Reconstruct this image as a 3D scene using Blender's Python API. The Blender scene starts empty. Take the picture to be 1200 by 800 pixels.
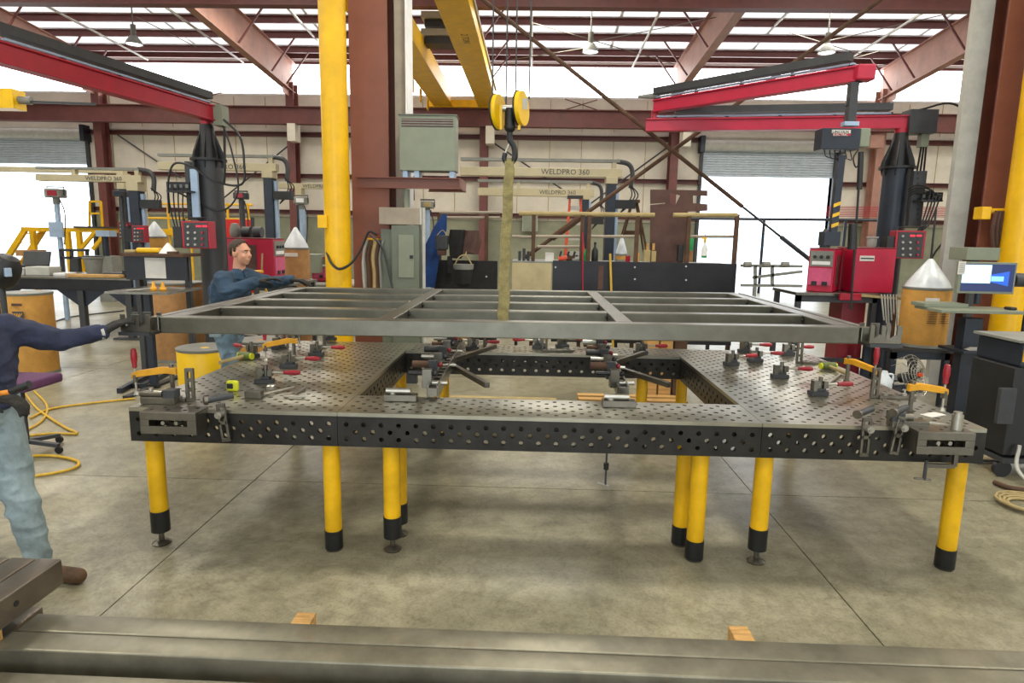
import bpy, bmesh, math, random
from mathutils import Vector, Matrix, Quaternion
from math import pi, sin, cos, radians

# ---------------- camera -------------------------------------------------
FPX, PITCH, YAW, ROLL = 750.0, .163, -.0277, .0176
CAM = Vector((2.29, -3.49, 1.885))
_R = Vector((cos(YAW), -sin(YAW), 0)); _Fh = Vector((sin(YAW), cos(YAW), 0))
_F = _Fh*cos(PITCH) + Vector((0, 0, -sin(PITCH))); _U = Vector((0, 0, cos(PITCH))) + _Fh*sin(PITCH)
_U.normalize(); _F.normalize()
_cr = _R*cos(ROLL) + _U*sin(ROLL); _cu = _U*cos(ROLL) - _R*sin(ROLL)
cd = bpy.data.cameras.new('camera'); cam = bpy.data.objects.new('camera', cd)
bpy.context.scene.collection.objects.link(cam)
m = Matrix((_cr, _cu, -_F)).transposed().to_4x4(); m.translation = CAM
cam.matrix_world = m
cd.sensor_width = 36; cd.lens = 22.5; cd.clip_start = .05; cd.clip_end = 400
sc = bpy.context.scene; sc.camera = cam
sc.view_settings.view_transform = 'Standard'; sc.view_settings.look = 'None'
sc.view_settings.gamma = 1; sc.view_settings.use_curve_mapping = False
sc.view_settings.exposure = 0.0

def srgb(h):
    c = [int(h[i:i+2], 16)/255 for i in (0, 2, 4)]
    return tuple((x/12.92 if x <= .04045 else ((x+.055)/1.055)**2.4) for x in c) + (1,)

w = bpy.data.worlds.new('world'); sc.world = w; w.use_nodes = True
bg = w.node_tree.nodes['Background']; bg.inputs[0].default_value = (.86, .94, 1, 1); bg.inputs[1].default_value = 4.2

def area(name, loc, sx, sy, power, col=(1, .95, .84), rot=(0, 0, 0)):
    l = bpy.data.lights.new(name, 'AREA'); l.shape = 'RECTANGLE'; l.size = sx; l.size_y = sy; l.energy = power; l.color = col
    o = bpy.data.objects.new(name, l); o.location = loc; o.rotation_euler = rot; sc.collection.objects.link(o); return o
# the hall's roof lights, added as area lights above and behind the view
for i, x in enumerate((-13, -5, 2.9, 10.5, 18)):
    area('roof_light', (x, 1.7, 8.9), 1.1, 1.1, 330)
    area('roof_light', (x, 8.5, 8.5), 1.2, 2, 210)
    area('roof_light', (x, 15.5, 8.2), 1.6, 2, 230)
    area('roof_light', (x, -6, 8.9), 2.5, 3, 200)

# ---------------- helpers ------------------------------------------------
random.seed(7)
C = sc.collection
def ray(px, py):
    a = (px-600)/FPX; b = (py-400)/FPX
    return _F + a*_cr - b*_cu
def at(px, py, Y=None, Z=None, X=None):
    r = ray(px, py)
    if Y is not None: t = (Y-CAM.y)/r.y
    elif Z is not None: t = (Z-CAM.z)/r.z
    else: t = (X-CAM.x)/r.x
    return CAM + r*t

MATS = {}
def mat(name, hexc, rough=.6, metal=0., noise=.12, scale=8., bump=0., bscale=None, emit=0., alpha=1., spec=.5, stretch=None, dirt=None, trans=0., coat=0.):
    m = bpy.data.materials.new(name); m.use_nodes = True
    nt = m.node_tree; N = nt.nodes; L = nt.links; b = N['Principled BSDF']
    c = srgb(hexc) if isinstance(hexc, str) else hexc
    b.inputs['Base Color'].default_value = c; b.inputs['Roughness'].default_value = rough; b.inputs['Metallic'].default_value = metal
    b.inputs['Specular IOR Level'].default_value = spec
    if coat: b.inputs['Coat Weight'].default_value = coat
    if emit:
        b.inputs['Emission Color'].default_value = c; b.inputs['Emission Strength'].default_value = emit
    if alpha < 1: b.inputs['Alpha'].default_value = alpha
    if trans: b.inputs['Transmission Weight'].default_value = trans
    tc = N.new('ShaderNodeTexCoord'); mp = N.new('ShaderNodeMapping'); L.new(tc.outputs['Object'], mp.inputs[0])
    if stretch: mp.inputs['Scale'].default_value = stretch
    if noise:
        nz = N.new('ShaderNodeTexNoise'); nz.inputs['Scale'].default_value = scale; nz.inputs['Detail'].default_value = 6; nz.inputs['Roughness'].default_value = .65
        L.new(mp.outputs[0], nz.inputs[0])
        cr = N.new('ShaderNodeValToRGB')
        d = tuple(max(0, x*(1-noise*2)) for x in c[:3]) + (1,); e = tuple(min(1, x*(1+noise*1.6)) for x in c[:3]) + (1,)
        cr.color_ramp.elements[0].position = .3; cr.color_ramp.elements[1].position = .72
        cr.color_ramp.elements[0].color = d; cr.color_ramp.elements[1].color = e
        L.new(nz.outputs[0], cr.inputs[0]); out = cr.outputs[0]
        if dirt:
            n2 = N.new('ShaderNodeTexNoise'); n2.inputs['Scale'].default_value = dirt[1]; n2.inputs['Detail'].default_value = 8; n2.inputs['Roughness'].default_value = .7
            L.new(mp.outputs[0], n2.inputs[0])
            r2 = N.new('ShaderNodeValToRGB'); r2.color_ramp.elements[0].position = dirt[2]; r2.color_ramp.elements[1].position = min(1, dirt[2]+.22)
            L.new(n2.outputs[0], r2.inputs[0])
            mx = N.new('ShaderNodeMixRGB'); L.new(r2.outputs[0], mx.inputs[0]); L.new(out, mx.inputs[1]); mx.inputs[2].default_value = srgb(dirt[0]); out = mx.outputs[0]
        L.new(out, b.inputs['Base Color'])
        mr = N.new('ShaderNodeMapRange'); rv = .02 if metal > .4 else .08; mr.inputs[3].default_value = max(.05, rough-rv); mr.inputs[4].default_value = min(1, rough+rv)
        L.new(nz.outputs[0], mr.inputs[0]); L.new(mr.outputs[0], b.inputs['Roughness'])
    if bump:
        n3 = N.new('ShaderNodeTexNoise'); n3.inputs['Scale'].default_value = bscale or scale*4; n3.inputs['Detail'].default_value = 5
        L.new(mp.outputs[0], n3.inputs[0]); bp = N.new('ShaderNodeBump'); bp.inputs['Strength'].default_value = bump; bp.inputs['Distance'].default_value = .02
        L.new(n3.outputs[0], bp.inputs['Height']); L.new(bp.outputs[0], b.inputs['Normal'])
    MATS[name] = m; return m

class MB:
    def __init__(s): s.v = []; s.f = []; s.s = []; s.m = []; s.cur = 0
    def _add(s, vs, fs, smooth=False):
        n = len(s.v); s.v += [Vector(v) for v in vs]
        for f in fs: s.f.append([i+n for i in f]); s.s.append(smooth); s.m.append(s.cur)
        return s
    def bx(s, x0, x1, y0, y1, z0, z1):
        v = [(x0,y0,z0),(x1,y0,z0),(x1,y1,z0),(x0,y1,z0),(x0,y0,z1),(x1,y0,z1),(x1,y1,z1),(x0,y1,z1)]
        return s._add(v, [(3,2,1,0),(4,5,6,7),(0,1,5,4),(1,2,6,5),(2,3,7,6),(3,0,4,7)])
    def box(s, c, size, rz=0, rx=0, ry=0, taper=1):
        M = Matrix.Rotation(rz, 3, 'Z') @ Matrix.Rotation(ry, 3, 'Y') @ Matrix.Rotation(rx, 3, 'X')
        a, b, d = [q/2 for q in size]; c = Vector(c); t = taper
        v = [(-a,-b,-d),(a,-b,-d),(a,b,-d),(-a,b,-d),(-a*t,-b*t,d),(a*t,-b*t,d),(a*t,b*t,d),(-a*t,b*t,d)]
        return s._add([c + M @ Vector(q) for q in v], [(3,2,1,0),(4,5,6,7),(0,1,5,4),(1,2,6,5),(2,3,7,6),(3,0,4,7)])
    def _fr(s, p0, p1, up=None):
        d = (Vector(p1)-Vector(p0)).normalized(); u = Vector(up) if up is not None else (Vector((0,0,1)) if abs(d.z) < .95 else Vector((0,1,0)))
        x = d.cross(u).normalized(); return d, x, x.cross(d).normalized()
    def bar(s, p0, p1, w, h, up=None):        # rectangular bar, w across, h along up
        d, x, u = s._fr(p0, p1, up); v = []
        for p in (Vector(p0), Vector(p1)):
            for a, b in ((-1,-1),(1,-1),(1,1),(-1,1)): v.append(p + x*a*w/2 + u*b*h/2)
        return s._add(v, [(3,2,1,0),(4,5,6,7),(0,1,5,4),(1,2,6,5),(2,3,7,6),(3,0,4,7)])
    def ibeam(s, p0, p1, w, h, tf=.02, tw=.015, up=None):
        d, x, u = s._fr(p0, p1, up); p0 = Vector(p0); p1 = Vector(p1)
        s.bar(p0+u*(h-tf)/2, p1+u*(h-tf)/2, w, tf, u); s.bar(p0-u*(h-tf)/2, p1-u*(h-tf)/2, w, tf, u)
        return s.bar(p0, p1, tw, h-2*tf, u)
    def chan(s, p0, p1, w, h, t=.008, up=None):
        d, x, u = s._fr(p0, p1, up); p0 = Vector(p0); p1 = Vector(p1)
        s.bar(p0+u*(h-t)/2, p1+u*(h-t)/2, w, t, u); s.bar(p0-u*(h-t)/2, p1-u*(h-t)/2, w, t, u)
        return s.bar(p0-x*(w-t)/2, p1-x*(w-t)/2, t, h-2*t, u)
    def cyl(s, p0, p1, r0, r1=None, n=16, cap=True):
        r1 = r0 if r1 is None else r1; d, x, u = s._fr(p0, p1); v = []
        for p, r in ((Vector(p0), r0), (Vector(p1), r1)):
            for i in range(n): t = 2*pi*i/n; v.append(p + x*cos(t)*r + u*sin(t)*r)
        s._add(v, [(i, (i+1) % n, n+(i+1) % n, n+i) for i in range(n)], True)
        if cap: s._add(v, [list(range(n))[::-1], list(range(n, 2*n))])
        return s
    def tube(s, pts, r, n=8, close=False):
        pts = [Vector(p) for p in pts]; rs = r if isinstance(r, (list, tuple)) else [r]*len(pts); v = []; x = None
        for i, p in enumerate(pts):
            d = (pts[min(i+1, len(pts)-1)] - pts[max(i-1, 0)])
            d = d.normalized() if d.length > 1e-9 else Vector((0,0,1))
            if x is None: _, x, _ = s._fr((0,0,0), d)
            x = (x - d*x.dot(d)).normalized(); u = d.cross(x)
            for k in range(n): t = 2*pi*k/n; v.append(p + (x*cos(t)+u*sin(t))*rs[i])
        f = []
        for i in range(len(pts)-1):
            for k in range(n): f.append((i*n+k, i*n+(k+1) % n, (i+1)*n+(k+1) % n, (i+1)*n+k))
        s._add(v, f, True); m0 = (len(pts)-1)*n
        return s._add(v, [list(range(n))[::-1], list(range(m0, m0+n))])
    def lathe(s, prof, c=(0,0,0), n=24, M=None, cap=True):
        c = Vector(c); v = []
        for r, z in prof:
            for i in range(n):
                t = 2*pi*i/n; q = Vector((cos(t)*r, sin(t)*r, z)); v.append(c + (M @ q if M else q))
        f = [(j*n+i, j*n+(i+1) % n, (j+1)*n+(i+1) % n, (j+1)*n+i) for j in range(len(prof)-1) for i in range(n)]
        s._add(v, f, True)
        if cap: s._add(v, [list(range(n))[::-1], list(range((len(prof)-1)*n, len(prof)*n))])
        return s
    def prism(s, poly, org, ex, ey, t):       # polygon in the plane (ex,ey), thickness t along ex x ey, centred
        org = Vector(org); ex = Vector(ex); ey = Vector(ey); nn = ex.cross(ey).normalized(); k = len(poly)
        v = [org + ex*a + ey*b - nn*t/2 for a, b in poly] + [org + ex*a + ey*b + nn*t/2 for a, b in poly]
        return s._add(v, [list(range(k))[::-1], list(range(k, 2*k))] + [(i, (i+1) % k, k+(i+1) % k, k+i) for i in range(k)])
    def ball(s, c, r, n=12, sc_=(1,1,1)):
        p = []
        for j in range(n//2+1):
            a = pi*j/(n//2); p.append((max(1e-4, sin(a))*r, -cos(a)*r))
        M = Matrix.Diagonal(sc_); return s.lathe(p, c, n, M)
    def quad(s, a, b, c, d): return s._add([a, b, c, d], [(0,1,2,3)])
    def build(s, name, m, parent=None, bevel=0, **tg):
        o0 = wloc(parent) if parent else Vector((0,0,0))
        me = bpy.data.meshes.new(name); me.from_pydata([v-o0 for v in s.v], [], s.f)
        for q in (m if isinstance(m, (list, tuple)) else [m]): me.materials.append(MATS[q] if isinstance(q, str) else q)
        me.polygons.foreach_set('use_smooth', s.s); me.polygons.foreach_set('material_index', s.m)
        if any(s.s): me.set_sharp_from_angle(angle=.7)
        me.update(); ob = bpy.data.objects.new(name, me); C.objects.link(ob)
        if parent: ob.parent = parent
        if bevel:
            b = ob.modifiers.new('bevel', 'BEVEL'); b.width = bevel; b.segments = 2; b.limit_method = 'ANGLE'; b.angle_limit = .7
        tag(ob, **tg); return ob
def wloc(o):
    v = Vector((0,0,0))
    while o: v += o.location; o = o.parent
    return v
def tag(o, label=None, cat=None, group=None, kind=None):
    if label: o['label'] = label
    if cat: o['category'] = cat
    if group: o['group'] = group
    if kind: o['kind'] = kind
    return o
def thing(name, label, cat, loc=(0,0,0), group=None):
    o = bpy.data.objects.new(name, None); o.empty_display_size = .1; C.objects.link(o); o.location = loc
    return tag(o, label, cat, group)
def kids(o): return [c for c in CH.get(o.name, [])]
def dup(o, loc, rz=0, label=None, group=None, parent=None, scale=None):
    c = o.copy(); C.objects.link(c); c.parent = parent
    if parent is None:
        c.location = loc; c.rotation_euler = (0, 0, rz)
        if label: c['label'] = label
        if group: c['group'] = group
        if scale: c.scale = (scale,)*3
    for ch in [q for q in o.children]: dup(ch, None, parent=c)
    return c
def text(s, size, p, ex, ey, m, parent=None, name='lettering', t=.002, **tg):  # flat lettering, p = left foot of the line
    cu = bpy.data.curves.new(name, 'FONT'); cu.body = s; cu.size = size; cu.extrude = t; cu.resolution_u = 2
    o = bpy.data.objects.new(name, cu); C.objects.link(o); bpy.context.view_layer.update()
    me = bpy.data.meshes.new_from_object(o.evaluated_get(bpy.context.evaluated_depsgraph_get())); bpy.data.objects.remove(o)
    ex = Vector(ex).normalized(); ey = Vector(ey).normalized(); nn = ex.cross(ey); o0 = wloc(parent) if parent else Vector((0,0,0))
    for v in me.vertices: v.co = Vector(p) + ex*v.co.x + ey*v.co.y + nn*v.co.z - o0
    me.materials.clear(); me.materials.append(MATS[m]); me.name = name
    ob = bpy.data.objects.new(name, me); C.objects.link(ob)
    if parent: ob.parent = parent
    tag(ob, **tg); return ob
def curvepts(pts, n=6):                      # Catmull-Rom through points
    P = [Vector(p) for p in pts]; P = [P[0]*2-P[1]] + P + [P[-1]*2-P[-2]]; out = []
    for i in range(1, len(P)-2):
        for k in range(n):
            t = k/n; a, b, c, d = P[i-1:i+3]
            out.append(.5*((2*b) + (c-a)*t + (2*a-5*b+4*c-d)*t*t + (3*b-a-3*c+d)*t**3))
    return out + [P[-2]]

# ---------------- materials ----------------------------------------------
mat('cream', 'd6cfc0', .75, 0, .08, .8, .25, 3)
mat('cream_dark', '8a8c76', .7, 0, .1, 2, .2)
mat('maroon', '6b3a36', .5, 0, .12, 3)
mat('maroon_light', 'a57a6a', .55, 0, .12, 2)
mat('column_red', '7c4836', .45, 0, .07, 3)
mat('flange_tan', '9b8f7e', .6, 0, .1, 4)
mat('roof', 'ecedf0', .6, 0, .06, 1.5)
mat('steel', '7a766c', .3, .85, .14, 5)
mat('steel_frame', '706e63', .34, .85, .1, 6)
mat('steel_bright', 'b8b5ac', .3, .9, .1, 12)
mat('steel_plate', 'aeaa9a', .29, .92, .13, 2.2)
mat('apron', '34322f', .36, .6, .2, 6)
mat('tube_steel', '827e6e', .36, .6, .14, 6, dirt=('7d6c54', 5, .6))
mat('tube_dark', '6e655a', .32, .6, .15, 4)
mat('black', '191a1c', .45, 0, .2, 8)
mat('black_soft', '1d1c1c', .85, 0, .3, 10, .3, 40)
mat('dark_blue', '232a36', .4, .2, .15, 6)
mat('dark_grey', '3a3c3f', .5, .1, .12, 6)
mat('grey', '7d7e78', .55, 0, .1, 6)
mat('grey_green', '7f8573', .5, 0, .06, 4)
mat('panel_green', '666d5e', .5, 0, .08, 4)
mat('light_grey', 'b5b4ac', .5, 0, .08, 5)
mat('white', 'e4e4e2', .5, 0, .04, 6)
mat('yellow', 'e8b400', .38, 0, .08, 3, dirt=('7a5a10', 7, .72))
mat('yellow_leg', 'e4b008', .4, 0, .1, 5, dirt=('3a2e18', 14, .68))
mat('yellow_bright', 'f0c000', .4, 0, .06, 3)
mat('orange', 'e0a01c', .4, 0, .1, 10)
mat('red', 'a3122c', .4, 0, .08, 5)
mat('red_dark', '7a1420', .45, 0, .1, 5)
mat('red_grip', '9a1828', .35, 0, .12, 20)
mat('magenta_red', 'b41a3c', .4, 0, .06, 4)
mat('orange_red', 'e0502a', .45, 0, .08, 6)
mat('card', 'a87c4c', .8, 0, .12, 8, dirt=('7a5426', 6, .7))
mat('card_orange', 'b9883e', .8, 0, .12, 6)
mat('wood', 'c0965a', .7, 0, .2, 6, .1, 30, stretch=(1, 8, 8))
mat('tan', 'a79466', .8, 0, .12, 6)
mat('plywood', 'b7a882', .8, 0, .12, 2, dirt=('5a5236', 2.4, .66))
mat('brown_plate', '5a4038', .7, .2, .18, 3, dirt=('7a4c38', 5, .7))
mat('black_plate', '26262b', .38, .4, .25, 2, dirt=('55504a', 1.8, .68))
mat('rust', '5c4434', .8, .3, .2, 6)
mat('hose_yellow', 'c8a028', .5, 0, .1, 20)
mat('purple', '5a3058', .8, 0, .15, 20)
mat('navy', '2a3048', .9, 0, .15, 6, .9, 9)
mat('workshirt', '2b4156', .88, 0, .15, 6, .9, 10)
mat('jeans', '6d8494', .9, 0, .25, 7, .8, 12)
mat('jeans_light', '86969a', .9, 0, .22, 5, .8, 10)
mat('skin', 'cc9478', .5, 0, .07, 14)
mat('hair', '40342a', .8, 0, .3, 60, .4, 200)
mat('glove', '23211e', .9, 0, .25, 20, .4, 60)
mat('glove_orange', 'd8862a', .8, 0, .2, 20)
mat('boot', '5a4028', .7, 0, .25, 14, .2, 60)
mat('tee_grey', 'b0aaa4', .9)
mat('sling', '94885a', .9, 0, .2, 18, .4, 120, dirt=('4a4226', 9, .64))
mat('blue_cloth', '1d3f78', .9, 0, .2, 6, .4, 10)
mat('plastic_clear', 'd5dbe0', .3, 0, .1, 6, .2, 12)
mat('green', '1e9a50', .5, 0, .1, 6)
mat('lime', 'c8cc20', .45, 0, .1, 20)
mat('mallet_green', '5a6a2a', .5, 0, .2, 12)
mat('steel_blue', '9fb4cc', .4, .2, .1, 4)
mat('paper', 'd8d4cc', .8, 0, .05, 6)
mat('screen_blue', '1450b8', .3, emit=.9, noise=0)
mat('screen_dark', '0c1e50', .3, emit=.7, noise=0)
mat('screen_light', '7ec4f4', .3, emit=1.0, noise=0)
mat('screen_white', 'c4e4f4', .3, emit=.9, noise=0)
mat('pink_panel', 'c85078', .4)
mat('led', 'e01838', .3, emit=.7, noise=0)
mat('lamp_glow', 'ffffff', .3, emit=4, noise=0)
mat('roof_glow', 'f4f6fa', .4, emit=1.0, noise=0)  # emission stands in for daylight caught by the white roof facing
mat('clerestory', 'ffffff', .4, emit=6, noise=0)
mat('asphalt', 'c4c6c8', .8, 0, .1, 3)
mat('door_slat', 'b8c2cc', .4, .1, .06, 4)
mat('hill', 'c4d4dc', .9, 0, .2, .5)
# ---------------- floor ---------------------------------------------------
def floor_mat():
    m = bpy.data.materials.new('concrete'); m.use_nodes = True; nt = m.node_tree; N = nt.nodes; L = nt.links; b = N['Principled BSDF']
    g = N.new('ShaderNodeNewGeometry')
    def nz(s, d=8, r=.6):
        n = N.new('ShaderNodeTexNoise'); n.inputs['Scale'].default_value = s; n.inputs['Detail'].default_value = d; n.inputs['Roughness'].default_value = r
        L.new(g.outputs['Position'], n.inputs[0]); return n.outputs[0]
    def ramp(i, p0, c0, p1, c1):
        r = N.new('ShaderNodeValToRGB'); e = r.color_ramp.elements; e[0].position = p0; e[1].position = p1; e[0].color = c0; e[1].color = c1; L.new(i, r.inputs[0]); return r.outputs[0]
    def mul(a, bb, f=1):
        x = N.new('ShaderNodeMixRGB'); x.blend_type = 'MULTIPLY'; x.inputs[0].default_value = f; L.new(a, x.inputs[1]); L.new(bb, x.inputs[2]); return x.outputs[0]
    base = ramp(nz(.9), .3, srgb('7d7964'), .72, srgb('a8a28a'))
    c = mul(base, ramp(nz(7, 10, .75), .36, (.5,.49,.46,1), .58, (1,1,1,1)), .75)
    c = mul(c, ramp(nz(55, 6, .85), .33, (.45,.43,.38,1), .5, (1,1,1,1)), .8)
    wv = N.new('ShaderNodeTexWave'); wv.inputs['Scale'].default_value = .9; wv.inputs['Distortion'].default_value = 16; wv.inputs['Detail'].default_value = 5; wv.inputs['Detail Scale'].default_value = 3
    L.new(g.outputs['Position'], wv.inputs[0]); c = mul(c, ramp(wv.outputs[1], .0, (.78,.76,.72,1), .12, (1,1,1,1)), .5)
    L.new(c, b.inputs['Base Color'])
    mr = N.new('ShaderNodeMapRange'); mr.inputs[3].default_value = .22; mr.inputs[4].default_value = .5; L.new(nz(3, 8, .7), mr.inputs[0]); L.new(mr.outputs[0], b.inputs['Roughness'])
    bp = N.new('ShaderNodeBump'); bp.inputs['Strength'].default_value = .12; bp.inputs['Distance'].default_value = .01; L.new(nz(24, 8, .7), bp.inputs['Height']); L.new(bp.outputs[0], b.inputs['Normal'])
    MATS['concrete'] = m
floor_mat()
fl = MB().bx(-22, 24, -12, 22.2, -.2, -.02).build('floor', 'dark_grey', kind='structure', label='polished grey concrete floor slabs of the workshop')
g = .004
xs = [-22] + [.2+3.8*k for k in range(-5, 7)] + [24]; ys = [-12, -10.27, -6.47, -2.67, 1.13, 4.93, 8.73, 12.53, 16.33, 20.13, 22.2]
for i in range(len(xs)-1):
    for j in range(len(ys)-1):
        MB().bx(xs[i]+g, xs[i+1]-g, ys[j]+g, ys[j+1]-g, -.03, 0).build('slab', 'concrete', fl)
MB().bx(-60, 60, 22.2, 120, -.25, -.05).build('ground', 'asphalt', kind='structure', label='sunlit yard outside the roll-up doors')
hb = MB()
for i in range(26):
    x = -60+i*5; hb.ball((x, 110+random.random()*8, -1), 4+random.random()*3, 10, (1.6, 1, .7))
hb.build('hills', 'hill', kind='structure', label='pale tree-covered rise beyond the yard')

# ---------------- walls ---------------------------------------------------
WY = 22.0
DR = (at(823, 190, Y=WY).x, at(977, 190, Y=WY).x); DL = (-21.6, at(103, 180, Y=WY).x)
DZ = at(850, 207, Y=WY).z; DT = DZ
wb = MB()
def wseg(x0, x1, z0, z1, mb=wb): mb.bx(x0, x1, WY, WY+.2, z0, z1)
segs = [(-22, DL[0]), (DL[1], DR[0]), (DR[1], 24)]
for a, b in segs: wseg(a, b, 2.5, 7.06)
for a, b in (DL, DR): wseg(a, b, DT+1.1, 7.06)
wall = wb.build('wall_back', 'cream', kind='structure', label='cream insulated back wall of the workshop')
lo = MB()
for a, b in segs: wseg(a, b, 0, 2.5, lo)
lo.build('wainscot', 'cream_dark', wall, label='grey-green lower wall band')
# seams in the insulation facing
x = -21.5
while x < 23.5:
    if not (DL[0]-.1 < x < DL[1]+.1 or DR[0]-.1 < x < DR[1]+.1): MB().bx(x-.012, x+.012, WY-.012, WY+.01, 2.5, 7.0).build('seam', 'tan', wall)
    x += 1.22
# clerestory panes between bays
FC = [at(x, y, Y=WY-.5).x for x, y in ((118, 160), (343, 170), (567, 180), (790, 170), (1028, 190))]
cl = [-22] + FC + [24]
wf = MB().bx(-22, 24, WY-.02, WY+.1, 7.05, 7.12); wf.bx(-22, 24, WY, WY+.1, 8.3, 8.42)
win = wf.build('window_1', 'white', kind='structure', label='long band of bright translucent panels under the eave')
for a, b in zip(cl[:-1], cl[1:]):
    n = max(1, round((b-a)/2.5)); 
    for k in range(n):
        p = a+(b-a)*k/n; q = a+(b-a)*(k+1)/n
        MB().bx(p+.01, q-.01, WY+.03, WY+.06, 7.12, 8.3).build('pane', 'clerestory', win)
# girts and runway beam
for z in (5.6, 4.05, 2.68):
    for a, b in segs:
        MB().chan((a, WY-.1, z), (b, WY-.1, z), .18, .16, .012).build('girt', 'maroon', wall)
bm = MB()
bm.ibeam((-22, WY-1.15, 6.12), (24, WY-1.15, 6.12), .34, .62, .03, .02)
bm.build('runway_beam', 'maroon', label='long maroon crane runway beam across the back wall', cat='beam')
MB().bx(-22, 24, WY-.06, WY, 5.72, 5.84).build('trim_1', 'cream', kind='structure')
# roll-up doors
def rolldoor(n, a, b, zt, label):
    r = MB().bx(a-.12, a, WY-.12, WY+.25, 0, zt+1.1); r.bx(b, b+.12, WY-.12, WY+.25, 0, zt+1.1)
    fr = r.build('door_%d' % n, 'dark_grey', kind='structure', label=label)
    k = 0; z = zt
    while z < zt+1.02:
        MB().cyl((a, WY+.04, z+.045), (b, WY+.04, z+.045), .05, n=10).build('slat', 'door_slat', fr); z += .09
    MB().cyl((a-.1, WY-.2, zt+1.12), (b+.1, WY-.2, zt+1.12), .2, n=20).build('drum', 'light_grey', fr, label='rolled-up curtain above the opening')
    MB().bx(a-.2, a-.04, WY-.45, WY, zt+.85, zt+1.45).build('bracket', 'dark_blue', fr)
    MB().bx(b+.04, b+.2, WY-.45, WY, zt+.85, zt+1.45).build('bracket', 'dark_blue', fr)
rolldoor(1, DL[0], DL[1], DZ+.1, 'left roll-up door standing open to white daylight')
rolldoor(2, DR[0], DR[1], DZ, 'right roll-up door standing open to white daylight')
# side and rear walls with open doorways
def sw(name, mbs, lab): mbs.build(name, 'cream', kind='structure', label=lab)
q = MB().bx(-22.2, -22, -12, 22.2, 0, 9.5); sw('wall_left', q, 'cream side wall on the left')
q = MB().bx(24, 24.2, -12, 22.2, 0, 9.5); sw('wall_right', q, 'cream side wall on the right')
q = MB()
for a, b in ((-22, -16), (-10, -3), (6, 12), (18, 24)): q.bx(a, b, -12.2, -12, 0, 9.5)
for a, b in ((-16, -10), (-3, 6), (12, 18)): q.bx(a, b, -12.2, -12, 5.5, 9.5)
sw('wall_front', q, 'cream wall behind the camera with open bays')

# ---------------- roof ----------------------------------------------------
SL = .083
def rz_(Y): return 8.2+SL*(22-Y) if Y > 0 else 8.2+SL*22 + SL*Y*.0
ro = MB()
ro.v = [Vector(p) for p in ((-22, 22.2, 8.42), (24, 22.2, 8.42), (24, -1, rz_(-1)+.42-.2), (-22, -1, rz_(-1)+.22), (24, -12.2, 10.1), (-22, -12.2, 10.1))]
ro.v[2].z = 8.42+SL*23.2; ro.v[3].z = ro.v[2].z
ro.f = [(0,1,2,3), (3,2,4,5)]; ro.s = [False]*2; ro.m = [0]*2
ceil = ro.build('ceiling', 'roof', kind='structure', label='white insulated roof deck sloping up over the hall')
PY = [21.98, 21.4, 20.8, 19.45, 18.2, 16.95, 15.7, 14.45, 13.2, 11.95, 10.7, 9.4]
for Y in PY:
    z = 8.2+SL*(22-Y)+.1
    MB().chan((-22, Y, z), (24, Y, z), .09, .22, .012).build('purlin', 'maroon', ceil)
for i in range(len(PY)-1):     # glowing strips added between purlins, in place of roof facing lit by the clerestory
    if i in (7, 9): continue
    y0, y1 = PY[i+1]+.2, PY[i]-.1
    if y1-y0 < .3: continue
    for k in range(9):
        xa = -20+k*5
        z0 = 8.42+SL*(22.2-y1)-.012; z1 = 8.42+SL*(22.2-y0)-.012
        MB()._add([(xa, y1, z0), (xa+4.9, y1, z0), (xa+4.9, y0, z1), (xa, y0, z1)], [(0,1,2,3)]).build('roof_glow_strip', 'roof_glow', ceil)
# building columns on the back wall, rafters, flange braces
names = ['far left', 'second from the left', 'middle', 'second from the right', 'right']
for i, x in enumerate(FC):
    fr = thing('building_frame', 'maroon steel column and rafter on the back wall, %s' % ['behind the left jib arm', 'left of the yellow pipe column', 'behind the yellow crane girders', 'left of the right roll-up door', 'right of the right roll-up door'][i], 'column', (x, WY-.5, 0), 'steel frames of the hall')
    yc = WY-.42
    c = MB().ibeam((x, yc, 0), (x, yc, 7.4), .3, .5, .02, .014, (0, 1, 0)); c.build('column', 'maroon' if i != 4 else 'maroon_light', fr)
    r = MB(); a = Vector((x, WY-.3, 7.62)); b = Vector((x, 2, 7.62+SL*(WY-.3-2)))
    r.ibeam(a, b, .26, 1.1, .02, .012); r.build('rafter', 'maroon_light', fr)
    r = MB(); r.bx(x-.01, x+.01, WY-1.3, WY-.15, 6.9, 7.5); r.build('knee_web', 'maroon_light', fr)
    for k, Y in enumerate((20.8, 19.45, 16.95, 14.45)):
        zb = 7.15+SL*(WY-.3-Y); zt = 8.2+SL*(22-Y)
        for s_ in (-1, 1):
            MB().bar((x+s_*.12, Y, zb), (x+s_*.95, Y, zt), .05, .05).build('flange_brace', 'maroon', fr)
    if i in (1, 3, 2):
        MB().bx(x+.12, x+.42, WY-1.35, WY-.8, 5.2, 5.82).build('bracket', 'cream', fr)
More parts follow.
